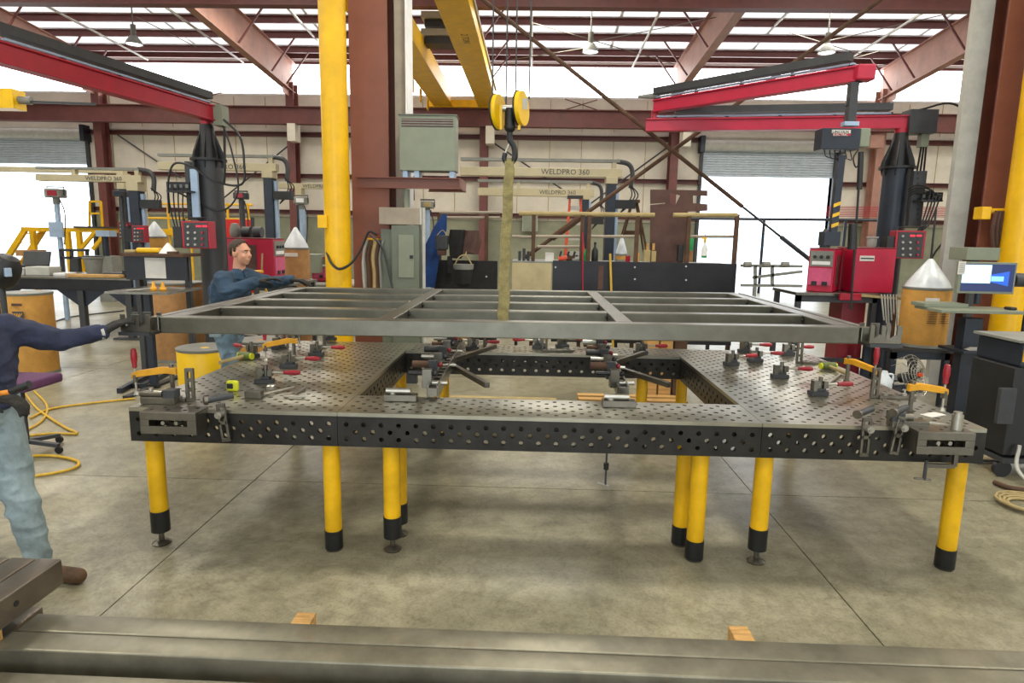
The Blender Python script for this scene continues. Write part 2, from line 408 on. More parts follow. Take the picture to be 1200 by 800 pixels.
# rods: roof bracing and wall bracing
def rod(p0, p1, r, m, label, name='brace_rod', cat='brace rod', group=None):   # fixed to the roof or the wall: a part of it
    return MB().tube([p0, p1], r, 8).build(name, m, wall if 'wall' in name else ceil)
for i, (a, b) in enumerate((((45, 2), (173, 70)), ((188, 4), (285, 73)), ((332, 4), (374, 50)))):
    pa = at(*a, Y=13.4); pb = at(*b, Y=21); rod(pa, pb, .035, 'light_grey', 'pale roof pipe slanting over the left bays', 'roof_pipe', 'pipe', 'slanting roof pipes')
for a, b in (((773, 14), (741, 79)), ((1105, 0), (1000, 66)), ((623, 8), (623, 79)), ((928, 10), (900, 38))):
    pa = at(*a, Y=13.6); pb = at(*b, Y=20.8); rod(pa, pb, .035, 'light_grey', 'pale roof pipe slanting over the right bays', 'roof_pipe', 'pipe', 'slanting roof pipes right')
for a, b in (((160, 20), (230, 55)), ((625, 27), (790, 75)), ((690, 50), (900, 8)), ((925, 38), (1010, 64)), ((970, 48), (1120, 14)), ((1030, 60), (960, 80)), ((700, 54), (600, 70))):
    rod(at(*a, Y=15.6), at(*b, Y=17.2), .012, 'steel', 'thin crossing tie rod under the roof', 'tie_rod', 'tie rod', 'thin roof tie rods')
for a, b in (((628, 139), (700, 117)), ((662, 116), (730, 139)), ((215, 108), (290, 133)), ((235, 116), (260, 108))):
    rod(at(*a, Y=21.8), at(*b, Y=21.8), .02, 'maroon', 'thin crossed rod on the wall below the clerestory', 'wall_rod', 'tie rod', 'wall tie rods')
for a, b, l in (((138, 158), (212, 208), 'left bay, beside the far left column'), ((262, 232), (345, 165), 'second bay, left of its column'), ((575, 165), (668, 228), 'middle bay behind the work rack'), ((783, 172), (690, 240), 'middle bay beside the right column')):
    rod(at(*a, Y=21.7), at(*b, Y=21.7), .03, 'dark_grey', 'dark diagonal wall brace in the '+l, 'wall_brace', 'brace rod')

# ---------------- near columns -------------------------------------------
YC = 4.9
def hcol(xl, label, hi=9.6):
    t = thing('building_column', label, 'column', (xl+.23, YC, 0))
    MB().bx(xl, xl+.47, YC-.22, YC-.19, 0, hi).build('front_flange', 'column_red', t)
    MB().bx(xl+.225, xl+.245, YC-.19, YC+.19, 0, hi).build('web', 'maroon', t)
    MB().bx(xl, xl+.47, YC+.19, YC+.22, 0, hi).build('rear_flange', 'column_red', t)
    MB().bx(xl-.1, xl+.57, YC-.32, YC+.32, 0, .03).build('base_plate', 'column_red', t)
    return t
xl = at(412, 200, Y=YC-.22).x; colL = hcol(xl, 'red-brown steel H column behind the yellow pipe column, carrying the transformer shelf')
MB().bx(xl+.53, xl+.68, YC-.1, YC+.2, 0, 9.4).build('pale_channel', 'flange_tan', colL, label='tan channel bolted beside the column')
MB().bx(xl+.68, xl+.7, YC-.19, YC+.2, 0, 9.4).build('edge_strip', 'white', colL)
xr = at(1141, 325, Y=YC-.22).x; colR = hcol(xr, 'red-brown steel H column at the right behind the computer stand')
MB().bx(xr-.25, xr-.01, YC+.02, YC+.1, 0, 9.4).build('pale_channel', 'light_grey', colR, label='pale grey channel beside the column')
# X bracing between the two near columns
def pbrace(pts, label, yb=6.35):
    t = thing('cross_brace', label, 'brace', at(*pts[0], Y=yb))
    P = [at(x, y, Y=yb) for x, y in pts]
    MB().tube(P, .03, 8).build('brace_pipe', 'rust', t)
    return t, P
t, P = pbrace([(560, -5), (870, 242)], 'rust-brown diagonal brace falling from upper left to lower right across the hall')
e = at(1010, 352, Y=6.35); MB().tube([P[1], e], .018, 8).build('thin_rod', 'dark_grey', t); MB().tube([P[1]+(e-P[1])*.32, P[1]+(e-P[1])*.75], .032, 8).build('turnbuckle', 'dark_grey', t)
t, P = pbrace([(1040, -6), (615, 302)], 'rust-brown diagonal brace falling from upper right to lower left across the hall', 6.47)
MB().tube([P[0]+(P[1]-P[0])*.84, P[0]+(P[1]-P[0])*.92], .05, 8).build('turnbuckle', 'rust', t)

# yellow pipe columns
def pipe(px, py, Y, r, label):
    p = at(px, py, Y=Y); t = thing('pipe_column', label, 'column', (p.x, Y, 0))
    MB().cyl((p.x, Y, .03), (p.x, Y, 9.3), r, n=40).build('shaft', 'yellow', t); MB().cyl((p.x, Y, 0), (p.x, Y, .03), r*1.5, n=32).build('base_plate', 'yellow', t)
    return t
pipe(392.5, 150, 4.2, .152, 'thick glossy yellow pipe column rising behind the steel frame')
pipe(1186, 330, 4.4, .17, 'yellow pipe column at the right edge of the picture')
# big overhead beam near the top of the view
z = at(600, 10, Y=13.2).z
tb = MB().ibeam((-20, 13.2, z+.3), (16, 13.2, z+.3), .3, .6, .03, .02).build('overhead_beam', 'maroon', label='deep maroon beam running across the top of the view', cat='beam')

# ---------------- bridge crane -------------------------------------------
cr = thing('bridge_crane', 'yellow double-girder bridge crane running away towards the back wall', 'crane', (0, 20.9, 6.45))
xa = at(516, 125, Y=20.9).x; xb = at(572, 130, Y=20.9).x; xa += .15
for x in (xa, xb):
    MB().bx(x-.28, x+.28, 1.5, 20.62, 6.5, 7.1).build('girder', 'yellow_bright', cr); MB().bx(x-.34, x+.34, 1.5, 20.62, 6.47, 6.5).build('bottom_flange', 'yellow', cr)
MB().bx(xa-.6, xb+.6, 20.62, 20.95, 6.45, 6.7).build('end_truck', 'yellow', cr)
for k in range(9):
    MB().bx(xa-.38, xa-.35, 8+k*1.4, 8.3+k*1.4, 6.1, 6.48).build('festoon_hanger', 'yellow', cr)
MB().tube([(xb+.31, 1.5, 7.0), (xb+.31, 20.4, 7.0)], .03, 6).build('conduit', 'light_grey', cr)
p = at(556, 90, Y=12.6)
text('2 TON', .24, (xb-.05, 12.2, 6.467), (0,1,0), (1,0,0), 'black', cr, name='capacity_lettering', t=.001)
hb = thing('unit_heater', 'dark overhead heater housing hanging between the yellow girders', 'heater', at(510, 38, Y=14))
for yy, zz in ((12, 30), (14, 50)):
    p = at(512, yy+20 if 0 else zz, Y=15); p.x += .1; MB().box(p, (.8, .5, .18)).build('housing', 'dark_grey', hb)
    MB().box(p+Vector((0, 0, .18)), (.95, .7, .16)).build('reflector', 'light_grey', hb)
# end truck of a second crane at left
p = at(12, 116, Y=12)
t = thing('crane_end_truck', 'yellow end truck of a second crane at the upper left edge', 'crane', p)
MB().bx(p.x-2.4, p.x+.22, 11.8, 12.2, p.z-.24, p.z+.2).build('truck_body', 'yellow_bright', t)
MB().cyl(p+Vector((.22, 0, -.02)), p+Vector((.5, 0, -.04)), .09).build('wheel_hub', 'grey', t)
MB().bar(p+Vector((.5, 0, -.06)), at(112, 122, Y=12), .05, .05).build('bumper_bar', 'dark_grey', t)
# high-bay lamps in view
for i, (x, y) in enumerate(((157, 48), (692, 57), (969, 58))):
    p = at(x, y, Y=15); t = thing('high_bay_lamp', 'bell-shaped high-bay lamp hanging from the roof, %s' % ['at the upper left over the left bay', 'right of the hoist ropes', 'above the right red jib arm'][i], 'lamp', p, 'high-bay lamps')
    M = None
    MB().lathe([(.05, .16), (.1, .12), (.19, .0), (.23, -.1), (.22, -.1), (.18, 0), (.09, .1), (.04, .14)], p, 24, cap=False).build('shade', 'grey', t)
    MB().lathe([(.001, -.085), (.2, -.08), (.2, -.06), (.001, -.06)], p, 20).build('diffuser', 'lamp_glow', t)
    MB().cyl(p+Vector((0, 0, .15)), p+Vector((0, 0, .42)), .07).build('ballast', 'grey', t)
    MB().tube([p+Vector((0, 0, .4)), (p.x, 15, 8.42+SL*(22.2-15)-.02)], .02, 6).build('cord', 'grey', t)
# ---------------- welding table ------------------------------------------
TZ = .88; T = .022
def perf(mb, org, ex, ey, nrm, nx, ny, mg, r=.014, t=T, par=0, cw=.05, chh=.05, lx=None, ly=None):
    """plate with drilled holes on a diagonal grid: org = corner, ex/ey unit directions, nrm = outward normal, mg = edge margin"""
    org = Vector(org); ex = Vector(ex); ey = Vector(ey); nn = Vector(nrm); K = 12
    def P(a, b, d=0): return org + ex*a + ey*b - nn*d
    flip = ex.cross(ey).dot(nn) < 0
    def face(vs, back=False):
        idx = list(range(len(vs)))
        if flip != back: idx = idx[::-1]
        mb._add(vs, [idx])
    LX = 2*mg+nx*cw; LY = 2*mg+ny*chh
    for d, bk in ((0, False), (t, True)):
        for (a0, a1, b0, b1) in ((0, LX, 0, mg), (0, LX, LY-mg, LY), (0, mg, mg, LY-mg), (LX-mg, LX, mg, LY-mg)):
            face([P(a0, b0, d), P(a1, b0, d), P(a1, b1, d), P(a0, b1, d)], bk)
    for i in range(nx):
        for j in range(ny):
            x0 = mg+i*cw; y0 = mg+j*chh; cx = x0+cw/2; cy = y0+chh/2
            if (i+j+par) % 2:
                for d, bk in ((0, False), (t, True)): face([P(x0, y0, d), P(x0+cw, y0, d), P(x0+cw, y0+chh, d), P(x0, y0+chh, d)], bk)
                continue
            cs = [(x0, y0), (x0+cw, y0), (x0+cw, y0+chh), (x0, y0+chh)]
            ci = [(cx+r*cos(radians(-135+360/K*k)), cy+r*sin(radians(-135+360/K*k))) for k in range(K)]
            for q in range(4):
                pl = [cs[q], cs[(q+1) % 4]] + [ci[(q*3+3-k) % K] for k in range(4)]
                for d, bk in ((0, False), (t, True)): face([P(a, b, d) for a, b in pl], bk)
            v = [P(a, b, 0) for a, b in ci] + [P(a, b, t) for a, b in ci]
            fs = [(k, (k+1) % K, K+(k+1) % K, K+k) for k in range(K)]
            if not flip: fs = [f[::-1] for f in fs]
            mb._add(v, fs)
    # rim
    for (a, b, c, d) in ((0, 0, LX, 0), (LX, 0, LX, LY), (LX, LY, 0, LY), (0, LY, 0, 0)): face([P(a, b, t), P(c, d, t), P(c, d, 0), P(a, b, 0)])
    return mb
table = thing('welding_table', 'long perforated steel welding table on yellow tubular legs, open in the middle', 'table', (2.4, 1.2, 0))
X0, XA, XB, X1 = 0.0, 1.206, 3.60, 4.83
def module(x0, x1, y0, y1):
    e = .0015; x0 += e; x1 -= e; nx = round((x1-x0)/.05)-1; ny = round((y1-y0)/.05)-1; cw = (x1-x0-.05)/nx; ch = (y1-y0-.05)/ny
    perf(MB(), (x0, y0, TZ), (1,0,0), (0,1,0), (0,0,1), nx, ny, .025, cw=cw, chh=ch).build('top_plate', 'steel_plate', table)
    z0 = TZ-.2; hz = (.2-T-.05+.0)/3
    a = T+.001
    perf(MB(), (x0, y0, z0), (1,0,0), (0,0,1), (0,-1,0), nx, 3, .025, cw=cw, chh=(.2-a-.05)/3, par=0).build('side_plate', 'apron', table)
    perf(MB(), (x0, y1, z0), (1,0,0), (0,0,1), (0,1,0), nx, 3, .025, cw=cw, chh=(.2-a-.05)/3, par=0).build('side_plate', 'apron', table)
    ny2 = max(3, round((y1-y0-2*T)/.05)-1); c2 = (y1-y0-2*T-.054)/ny2
    perf(MB(), (x0, y0+T+.002, z0), (0,1,0), (0,0,1), (-1,0,0), ny2, 3, .025, cw=c2, chh=(.2-a-.05)/3).build('side_plate', 'apron', table)
    perf(MB(), (x1, y0+T+.002, z0), (0,1,0), (0,0,1), (1,0,0), ny2, 3, .025, cw=c2, chh=(.2-a-.05)/3).build('side_plate', 'apron', table)
module(X0, XA, 0, 2.4); module(XB, X1, 0, 2.4); module(XA, XB, 0, .4); module(XA, XB, 2.0, 2.4)
def leg(x, y, foot=True):
    zb = .215 if foot else .125; z1 = .085 if foot else .012
    l = MB().cyl((x, y, zb-.01), (x, y, TZ-.2), .05, n=28).build('leg', 'yellow_leg', table)
    MB().cyl((x, y, z1), (x, y, zb+.002), .0535, n=28).build('sleeve', 'black', l)
    f = MB().lathe([(.001, .0), (.05, .0), (.054, .008), (.036, .02), (.016, .03), (.016, max(.07, z1+.01))], (x, y, 0), 24); f.build('levelling_foot', 'steel', l)
    MB().bx(x-.09, x+.09, y-.07, y+.07, TZ-.206, TZ-.2).build('leg_flange', 'dark_grey', l)
for x, y, f in ((.075, .1, 1), (1.135, .1, 0), (1.49, .11, 1), (1.49, .31, 1), (3.30, .11, 0), (3.26, .30, 0), (3.665, .1, 1), (4.765, .1, 0),
                (.1, 2.3, 1), (1.1, 2.3, 1), (1.5, 2.1, 0), (3.3, 2.1, 0), (3.7, 2.3, 1), (4.73, 2.3, 0), (1.5, 2.32, 0)):
    leg(x, y, bool(f))

# ---------------- hanging frame ------------------------------------------
FZ = lambda x: 1.312+.0065*x            # axis height of its tubes
frame = thing('welded_frame', 'rectangular frame of welded grey square tubes hanging over the table', 'frame', (2.15, 1.5, 1.31))
FX0, FX1 = at(187, 380, Y=.31).x, at(1008, 390, Y=.31).x
FY = (.365, .93, 1.49, 2.06, 2.64)
def fbar(p0, p1, w=.1, h=.1, name='rail', m='steel_frame', bev=.006): return MB().bar(p0, p1, w, h, (0,0,1)).build(name, m, frame, bevel=bev)
cx = (FX0+.05, 1.40, 2.87, FX1-.05)
fbar((FX0, FY[0], FZ(FX0)), (FX1, FY[0], FZ(FX1))); fbar((FX0, FY[4], FZ(FX0)), (FX1, FY[4], FZ(FX1)))
for x in cx: fbar((x, FY[0]+.05, FZ(x)), (x, FY[4]-.05, FZ(x)), name='cross_member')
for y in FY[1:4]:
    for a, b in zip(cx[:-1], cx[1:]):
        fbar((a+.05, y, FZ(a)), (b-.05, y, FZ(b)))
        for xx in (a+.056, b-.056):
            MB().ball((xx, y-.055, FZ(xx)+.02), .012, 8).build('bolt', 'black', frame)
for s, x in ((-1, FX0-.045), (1, FX1+.045)):
    fbar((x, FY[0]-.03, FZ(x)+.005), (x, FY[4]+.02, FZ(x)+.005), .05, .09, 'outer_rail')
    # slotted clevis ends
    for k, xx in enumerate((x+s*.04, x+s*.13)):
        z = FZ(x); b = MB()
        for yy in (.28, .40):
            b.prism([(-.045, -.05), (.045, -.05), (.05, .03), (.045, .055), (.02, .055), (.02, .0), (-.02, -.02), (-.02, .055), (-.045, .055)], (xx, yy, z+.012), (1,0,0), (0,0,1), .012)
        b.bx(xx-.045, xx+.045, .286, .394, z-.045, z-.033); b.build('clevis', 'steel', frame)
    MB().bx(min(x, x+s*.19), max(x, x+s*.19), .27, .42, FZ(x)-.062, FZ(x)-.04).build('end_plate', 'dark_grey', frame)
# ---------------- sling, hook block, ropes -------------------------------
SY = .865
p = at(592, 372, Y=SY); zb = 1.245; top = at(597, 186, Y=1.0); sx = at(590, 350, Y=SY).x
sl = thing('lifting_sling', 'worn tan webbing sling looped under one tube of the frame', 'sling', (sx, .93, 1.25))
def strap(pts, w0, w1, name):
    P = curvepts(pts, 6); b = MB(); n = len(P); v = []
    for i, q in enumerate(P):
        w = w0+(w1-w0)*i/(n-1); d = (P[min(i+1, n-1)]-P[max(i-1, 0)]).normalized(); nn = d.cross(Vector((1,0,0))).normalized()
        wob = .004*sin(i*1.7)
        for a, c in ((-1,-1),(1,-1),(1,1),(-1,1)): v.append(q + Vector((a*w/2+wob, 0, 0)) + nn*c*.004)
    f = [(i*4+k, i*4+(k+1) % 4, i*4+4+(k+1) % 4, i*4+4+k) for i in range(n-1) for k in range(4)] + [(3,2,1,0), tuple((n-1)*4+k for k in range(4))]
    b._add(v, f); return b.build(name, 'sling', sl)
strap([(sx, .93, 1.252), (sx, .872, 1.254), (sx, .86, 1.3), (sx, .862, 1.38), (sx+.005, .90, 1.8), (top.x, .97, top.z-.1), (top.x, .995, top.z)], .088, .06, 'front_strand')
strap([(sx, .93, 1.252), (sx, .99, 1.254), (sx, 1.0, 1.3), (sx, 1.002, 1.38), (sx+.005, 1.0, 1.8), (top.x, 1.02, top.z-.1), (top.x, 1.005, top.z)], .088, .06, 'rear_strand')
hk = thing('hook_block', 'yellow twin-sheave crane hook block with black hook', 'hook', at(597, 130, Y=1.0))
for px, py in ((584.5, 131), (611.5, 127)):
    c = at(px, py, Y=1.0); ax = Vector((1, -.35, .05)).normalized()
    MB().cyl(c-ax*.014, c+ax*.014, .112, n=36).build('sheave_guard', 'yellow_bright', hk, bevel=.004)
    MB().cyl(c-ax*.024, c-ax*.014, .118, n=36).build('sheave_rim', 'black', hk)
c = at(613, 126, Y=1.0); MB().box(c+Vector((.005, -.02, .02)), (.05, .004, .07), rz=.3).build('data_plate', 'light_grey', hk)
c = at(598, 127, Y=1.0); MB().cyl(c+Vector((-.06, 0, 0)), c+Vector((.06, 0, 0)), .022).build('crosshead', 'steel_bright', hk)
MB().cyl(c+Vector((0, 0, -.12)), c, .036).build('swivel', 'black', hk); MB().ball(c+Vector((0, 0, -.12)), .04).build('swivel_nut', 'black', hk)
for s in (-1, 1): MB().box(c+Vector((s*.062, 0, -.06)), (.018, .05, .16)).build('side_plate', 'yellow_bright', hk)
hb_ = c+Vector((0, 0, -.2)); MB().tube(curvepts([hb_+Vector((0,0,.06)), hb_+Vector((0,0,0)), hb_+Vector((.03,0,-.05)), hb_+Vector((.035,0,-.12)), hb_+Vector((0,0,-.165)), hb_+Vector((-.035,0,-.13)), hb_+Vector((-.03,0,-.09))]), [.02]*20+[.017]*17, 10).build('hook', 'black', hk)
MB().tube([hb_+Vector((-.03,0,-.09)), hb_+Vector((0,0,-.02))], .006).build('safety_latch', 'steel_bright', hk)
for i, (a, b) in enumerate((((577, 118), (575, -40)), ((593, 122), (592, -40)), ((604, 118), (603, -40)), ((620, 116), (623, -40)))):
    pa = at(*a, Y=1.0); MB().tube([pa, (pa.x+.0, 1.0, 9.0)], .005, 6).build('wire_rope', 'dark_grey', hk)

# ---------------- foreground stock ---------------------------------------
def tubestock(p0, p1, w, h, m, label, grp, t=.006):
    p0 = Vector(p0); p1 = Vector(p1); d = (p1-p0).normalized(); x = Vector((d.y, -d.x, 0)); b = MB()
    r = .008; pr = []
    for sx_, sz_, a0 in ((1, -1, -pi/2), (1, 1, 0), (-1, 1, pi/2), (-1, -1, pi)):
        for k in range(5): a = a0+k*pi/8; pr.append((sx_*(w/2-r)+r*cos(a), sz_*(h/2-r)+r*sin(a)))
    K = len(pr)
    pi_ = [(a*(1-2*t/w), c*(1-2*t/h)) for a, c in pr]; v = []
    for q in (p0, p1):
        for pp in (pr, pi_): v += [q + x*a + Vector((0,0,c)) for a, c in pp]
    f = []
    for k in range(K):
        j = (k+1) % K; f += [(k, j, 2*K+j, 2*K+k), (K+j, K+k, 3*K+k, 3*K+j), (k, K+k, K+j, j), (2*K+j, 3*K+j, 3*K+k, 2*K+k)]
    n0 = len(b.f); b._add(v, f, True)
    for k in range(K):
        if k % 5 == 4:
            for q in range(4): b.s[n0+4*k+q] = False
        b.s[n0+4*k+2] = b.s[n0+4*k+3] = False
    return b.build('steel_tube', m, label=label, cat='steel tube', group=grp)
zt = .25; A = at(46, 718, Z=zt); B = at(1200, 762, Z=zt); dB = (B-A).normalized(); nrm = Vector((dB.y, -dB.x, 0))
def longtube(off, w, h, ztop, label, xs=0):
    p0 = Vector((A.x+xs, A.y, 0)) + nrm*(off+w/2); p0.z = ztop-h/2; p1 = p0 + dB*6.2; p1.z = p0.z
    return tubestock(p0, p1, w, h, 'tube_steel', label, 'long square tubes in the foreground')
longtube(0, .122, .15, zt, 'long grey steel tube in the foreground, rearmost of the three')
longtube(.126, .115, .15, zt, 'long grey steel tube in the foreground, middle one with the rounded bright edge', -.01)
longtube(.30, .125, .15, .20, 'long grey steel tube along the bottom edge of the picture, lowest and nearest', -.3)
for i, (px, py) in enumerate(((358, 722), (866, 738))):
    c = at(px, py, Z=.09); MB().bx(c.x-.045, c.x+.045, c.y-.75, c.y+.02, 0, .0995).build('timber_block', 'wood', label='short end of light timber poking out behind the long tubes, %s' % ('left one' if i == 0 else 'right one'), cat='timber', bevel=.004)
MB().bx(-.5, .14, -1.6, -1.5, 0, .098).build('timber_bearer', 'wood', label='low timber bearer on the floor under the lower dark tubes', cat='timber', bevel=.004)
_q = at(72, 655, Z=.43); SX, SYE = _q.x, _q.y
for k in range(4):
    x1 = SX-.118*k
    tubestock((x1-.057, -2.9, .37), (x1-.057, SYE, .37), .112, .12, 'tube_dark', ['dark square tube with a round hole in its side, upper row at lower left', 'dark square steel tube at lower left, second from the right in the upper row', 'dark square steel tube at lower left, third from the right in the upper row', 'dark square steel tube at the lower left corner'][k], 'dark tubes stacked at lower left')
MB().cyl((SX-.002, SYE-.26, .375), (SX+.001, SYE-.26, .375), .013, n=14).build('drilled_hole', 'black', bpy.data.objects['steel_tube.003'])
for k, (x, ye, lab) in enumerate(((.07, -.9, 'short dark steel tube end sticking out of the lower row at lower left'), (-.06, -.98, 'dark steel tube in the lower row, hidden under the stack at lower left'))):
    tubestock((x, -2.8, .148), (x, ye, .148), .1, .098, 'tube_dark', lab, 'dark tubes stacked at lower left')
MB().bx(-.5, SX-.03, -1.3, -1.2, .2, .308).build('timber_bearer', 'wood', label='orange timber bearer between the two rows of dark tubes at lower left', cat='timber', bevel=.004)

# ---------------- fixtures and clamps ------------------------------------
def put(p, x, y, rz, label, group=None, z=TZ+.001): return dup(p, (x, y, z), rz, label, group)
def first(p, x, y, rz, label, group=None, z=TZ+.001):
    p.location = (x, y, z); p.rotation_euler = (0, 0, rz); tag(p, label, None, group); return p
# stop clamp: block, post, horizontal screw with red grip along +x
def mk_stop():
    t = thing('stop_clamp', 'x', 'clamp')
    MB().bx(-.07, .05, -.03, .03, 0, .03).bx(-.03, .03, -.025, .025, .03, .05).build('base', 'dark_grey', t, bevel=.003)
    MB().bx(-.055, -.015, -.022, .022, .03, .1).build('jaw', 'steel', t, bevel=.003)
    MB().bx(.015, .045, -.022, .022, .05, .095).build('nut_block', 'steel', t, bevel=.003)
    MB().cyl((-.01, 0, .075), (.12, 0, .075), .008).cyl((-.02, 0, .075), (-.01, 0, .075), .016).build('screw', 'steel_bright', t)
    MB().cyl((0, 0, .0), (0, 0, .125), .0135).build('locking_bolt', 'steel', t)
    M = Matrix.Rotation(pi/2, 3, 'Y')
    MB().lathe([(.006, 0), (.014, .006), (.012, .02), (.017, .05), (.018, .08), (.014, .108), (.006, .115)], (.115, 0, .075), 14, M).build('grip', 'red_grip', t)
    return t
# table clamp: steel post, orange arm along -x, vertical screw with red grip
def mk_arm():
    t = thing('arm_clamp', 'x', 'clamp')
    MB().cyl((0, 0, 0), (0, 0, .19), .0135).cyl((0, 0, 0), (0, 0, .012), .022).build('post', 'steel', t)
    MB().prism([(.03, -.02), (.03, .025), (-.05, .03), (-.2, .005), (-.235, -.012), (-.235, -.045), (-.2, -.035), (-.04, -.012)], (0, 0, .145), (1,0,0), (0,0,1), .028).build('arm', 'orange', t, bevel=.005)
    MB().cyl((-.215, 0, .02), (-.215, 0, .2), .007).cyl((-.215, 0, .0), (-.215, 0, .022), .02, .01).build('screw', 'steel_bright', t)
    MB().cyl((-.215, 0, .08), (-.215, 0, .125), .017, n=6).build('nut', 'steel', t)
    MB().lathe([(.007, 0), (.015, .008), (.013, .02), (.019, .06), (.019, .09), (.015, .118), (.006, .124)], (-.215, 0, .165), 14).build('grip', 'red_grip', t)
    return t
def mk_angle():
    t = thing('angle_stop', 'x', 'stop')
    b = MB()
    b.bx(-.025, -.009, -.012, .012, 0, .2); b.bx(.009, .025, -.012, .012, 0, .2)
    for z in (0, .06, .12, .18): b.bx(-.009, .009, -.012, .012, z, z+.02)
    b.build('upright', 'steel', t, bevel=.002)
    b = MB(); b.bx(.025, .26, -.025, -.012, 0, .02); b.bx(.025, .26, .012, .025, 0, .02)
    for x in (.025, .12, .235): b.bx(x, x+.025, -.012, .012, 0, .02)
    b.build('foot_bar', 'steel', t, bevel=.002)
    MB().cyl((.07, 0, .02), (.07, 0, .034), .018).build('bolt_head', 'steel_bright', t); MB().cyl((.19, 0, .02), (.19, 0, .034), .018).build('bolt_head', 'steel_bright', t)
    return t
def mk_mallet():
    t = thing('mallet', 'x', 'mallet')
    MB().cyl((-.055, 0, .03), (.055, 0, .03), .029, n=20).build('head', 'mallet_green', t)
    MB().cyl((-.068, 0, .03), (-.055, 0, .03), .025).cyl((.055, 0, .03), (.068, 0, .03), .025).build('face', 'lime', t)
    MB().cyl((0, -.02, .03), (0, -.26, .018), .012, .016, n=12).build('handle', 'tan', t); return t
S = mk_stop(); A_ = mk_arm(); G = mk_angle(); H = mk_mallet()
def tp(px, py): q = at(px, py, Z=TZ); return q.x, q.y
gs = 'red-handled stop clamps on the table'
spots = [((372, 417), 0, 'red-handled stop clamp at the back left, under the frame'), ((340, 431), .0, 'red-handled stop clamp on the left, its bright red grip pointing right'), ((312, 449), .05, 'stop clamp with a dark red grip on the left beside the tape measure'),
  ((388, 399), .1, 'dark red stop clamp at the back left edge near the frame tube'), ((295, 418), 2.6, 'stop clamp lying beside the green mallet on the left'),
  ((752, 415), .1, 'slim stop clamp with a red grip right of the centre fixture'), ((630, 408), 3.1, 'stop clamp with a red grip pointing left on the rear beam'), ((555, 410), .05, 'red-gripped stop clamp beside the orange arm on the rear beam'),
  ((886, 424), .1, 'red-gripped stop clamp on the right, rearmost of the row of four'), ((915, 443), .0, 'red-gripped stop clamp on the right, second from the back of the row'), ((960, 463), .12, 'red-gripped stop clamp on the right, nearest of the row'),
  ((874, 413), 0, 'stop clamp at the back right partly hidden under the frame'), ((924, 416), .1, 'stop clamp at the back right beside the square post'), ((325, 408), 1.6, 'stop clamp at the back left turned away from the viewer, beside the angle stop'), ((858, 428), .3, 'stop clamp on the right half nearest the opening'), ((660, 407), .2, 'stop clamp on the rear beam left of the right fixture')]
for i, (p, r, l) in enumerate(spots): (first if i == 0 else put)(S, *tp(*p), r, l, gs)
ga = 'orange-armed screw clamps'
spots = [((203, 462), .12, 'orange-armed clamp with an upright red grip at the front left corner', 0), ((345, 421), .45, 'orange-armed clamp slanting down to the left on the left half of the table', 0), ((380, 405), .2, 'orange-armed clamp at the back left, close under the frame', 0),
  ((992, 447), 2.0, 'short orange-armed clamp with a red ball grip near the back right', 0), ((1066, 482), 3.3, 'orange-armed clamp with an upright red grip at the front right corner', 0), ((568, 412), 0, 'orange-armed clamp on the rear beam in the middle', 0)]
for i, (p, r, l, _) in enumerate(spots): (first if i == 0 else put)(A_, *tp(*p), r, l, ga)
gg = 'slotted angle stops'
for i, (p, r, l) in enumerate((((224, 470), 3.2, 'slotted angle stop standing upright at the front left beside the drum'), ((1024, 466), 0, 'slotted angle stop standing upright on the right, foot bar pointing right'), ((936, 426), 0, 'angle stop at the back right under the frame end'), ((335, 408), 3.0, 'angle stop at the back left under the frame'), ((638, 412), .1, 'short angle stop on the rear beam near the middle'))):
    (first if i == 0 else put)(G, *tp(*p), r, l, gg)
first(H, *tp(288, 421), -.35+.0, 'green mallet with yellow faces lying at the left edge of the table', 'mallets'); put(H, *tp(970, 433), .15, 'green mallet lying on the right half of the table near the back', 'mallets')
# slotted corner brackets and slotted bars with bolts on the front edge
def cbracket(pxa, pxb, pya, label):
    a = at(pxa, pya, Y=-.1).x; b = at(pxb, pya, Y=-.1).x; t = thing('corner_bracket', label, 'bracket', ((a+b)/2, -.05, TZ), 'corner brackets')
    z1 = TZ-.0+.012; z0 = z1-.125; y0 = -.13
    q = MB(); q.bx(a, b, y0, y0+.015, z1-.045, z1); q.bx(a, b, y0, y0+.015, z0, z0+.045); q.bx(a, a+.05, y0, y0+.015, z0+.045, z1-.045); q.bx(b-.05, b, y0, y0+.015, z0+.045, z1-.045)
    q.build('slotted_face', 'steel', t, bevel=.003)
    n = round((b-a-.03)/.05); perf(MB(), (a, y0+.015, z1-.0), (1,0,0), (0,1,0), (0,0,1), n, 2, .015, t=.012, r=.011, cw=(b-a-.03)/n, chh=.05).build('top_plate', 'steel', t)
    MB().bx(a, a+.012, y0+.016, -.002, z0, z1-.013).build('end_plate', 'steel', t); MB().bx(b-.012, b, y0+.016, -.002, z0, z1-.013).build('end_plate', 'steel', t)
    MB().cyl((a+.12, -.115, z0+.06), (a+.12, -.0, z0+.06), .011).cyl((b-.12, -.115, z0+.06), (b-.12, -.0, z0+.06), .011).build('bolt', 'steel_bright', t)
    return t, a, b, z1
cbracket(168, 233, 500, 'slotted steel bracket on the front left corner of the table')
t, a, b, z1 = cbracket(1071, 1138, 520, 'slotted steel bracket on the front right corner with a round steel weight on it')
MB().cyl((b-.07, -.07, z1+.001), (b-.07, -.07, z1+.085), .028, n=24).cyl((b-.07, -.07, z1+.085), (b-.07, -.07, z1+.1), .022).build('round_weight', 'steel_bright', label='round bright steel plug standing on the right corner bracket', cat='plug', bevel=.003)
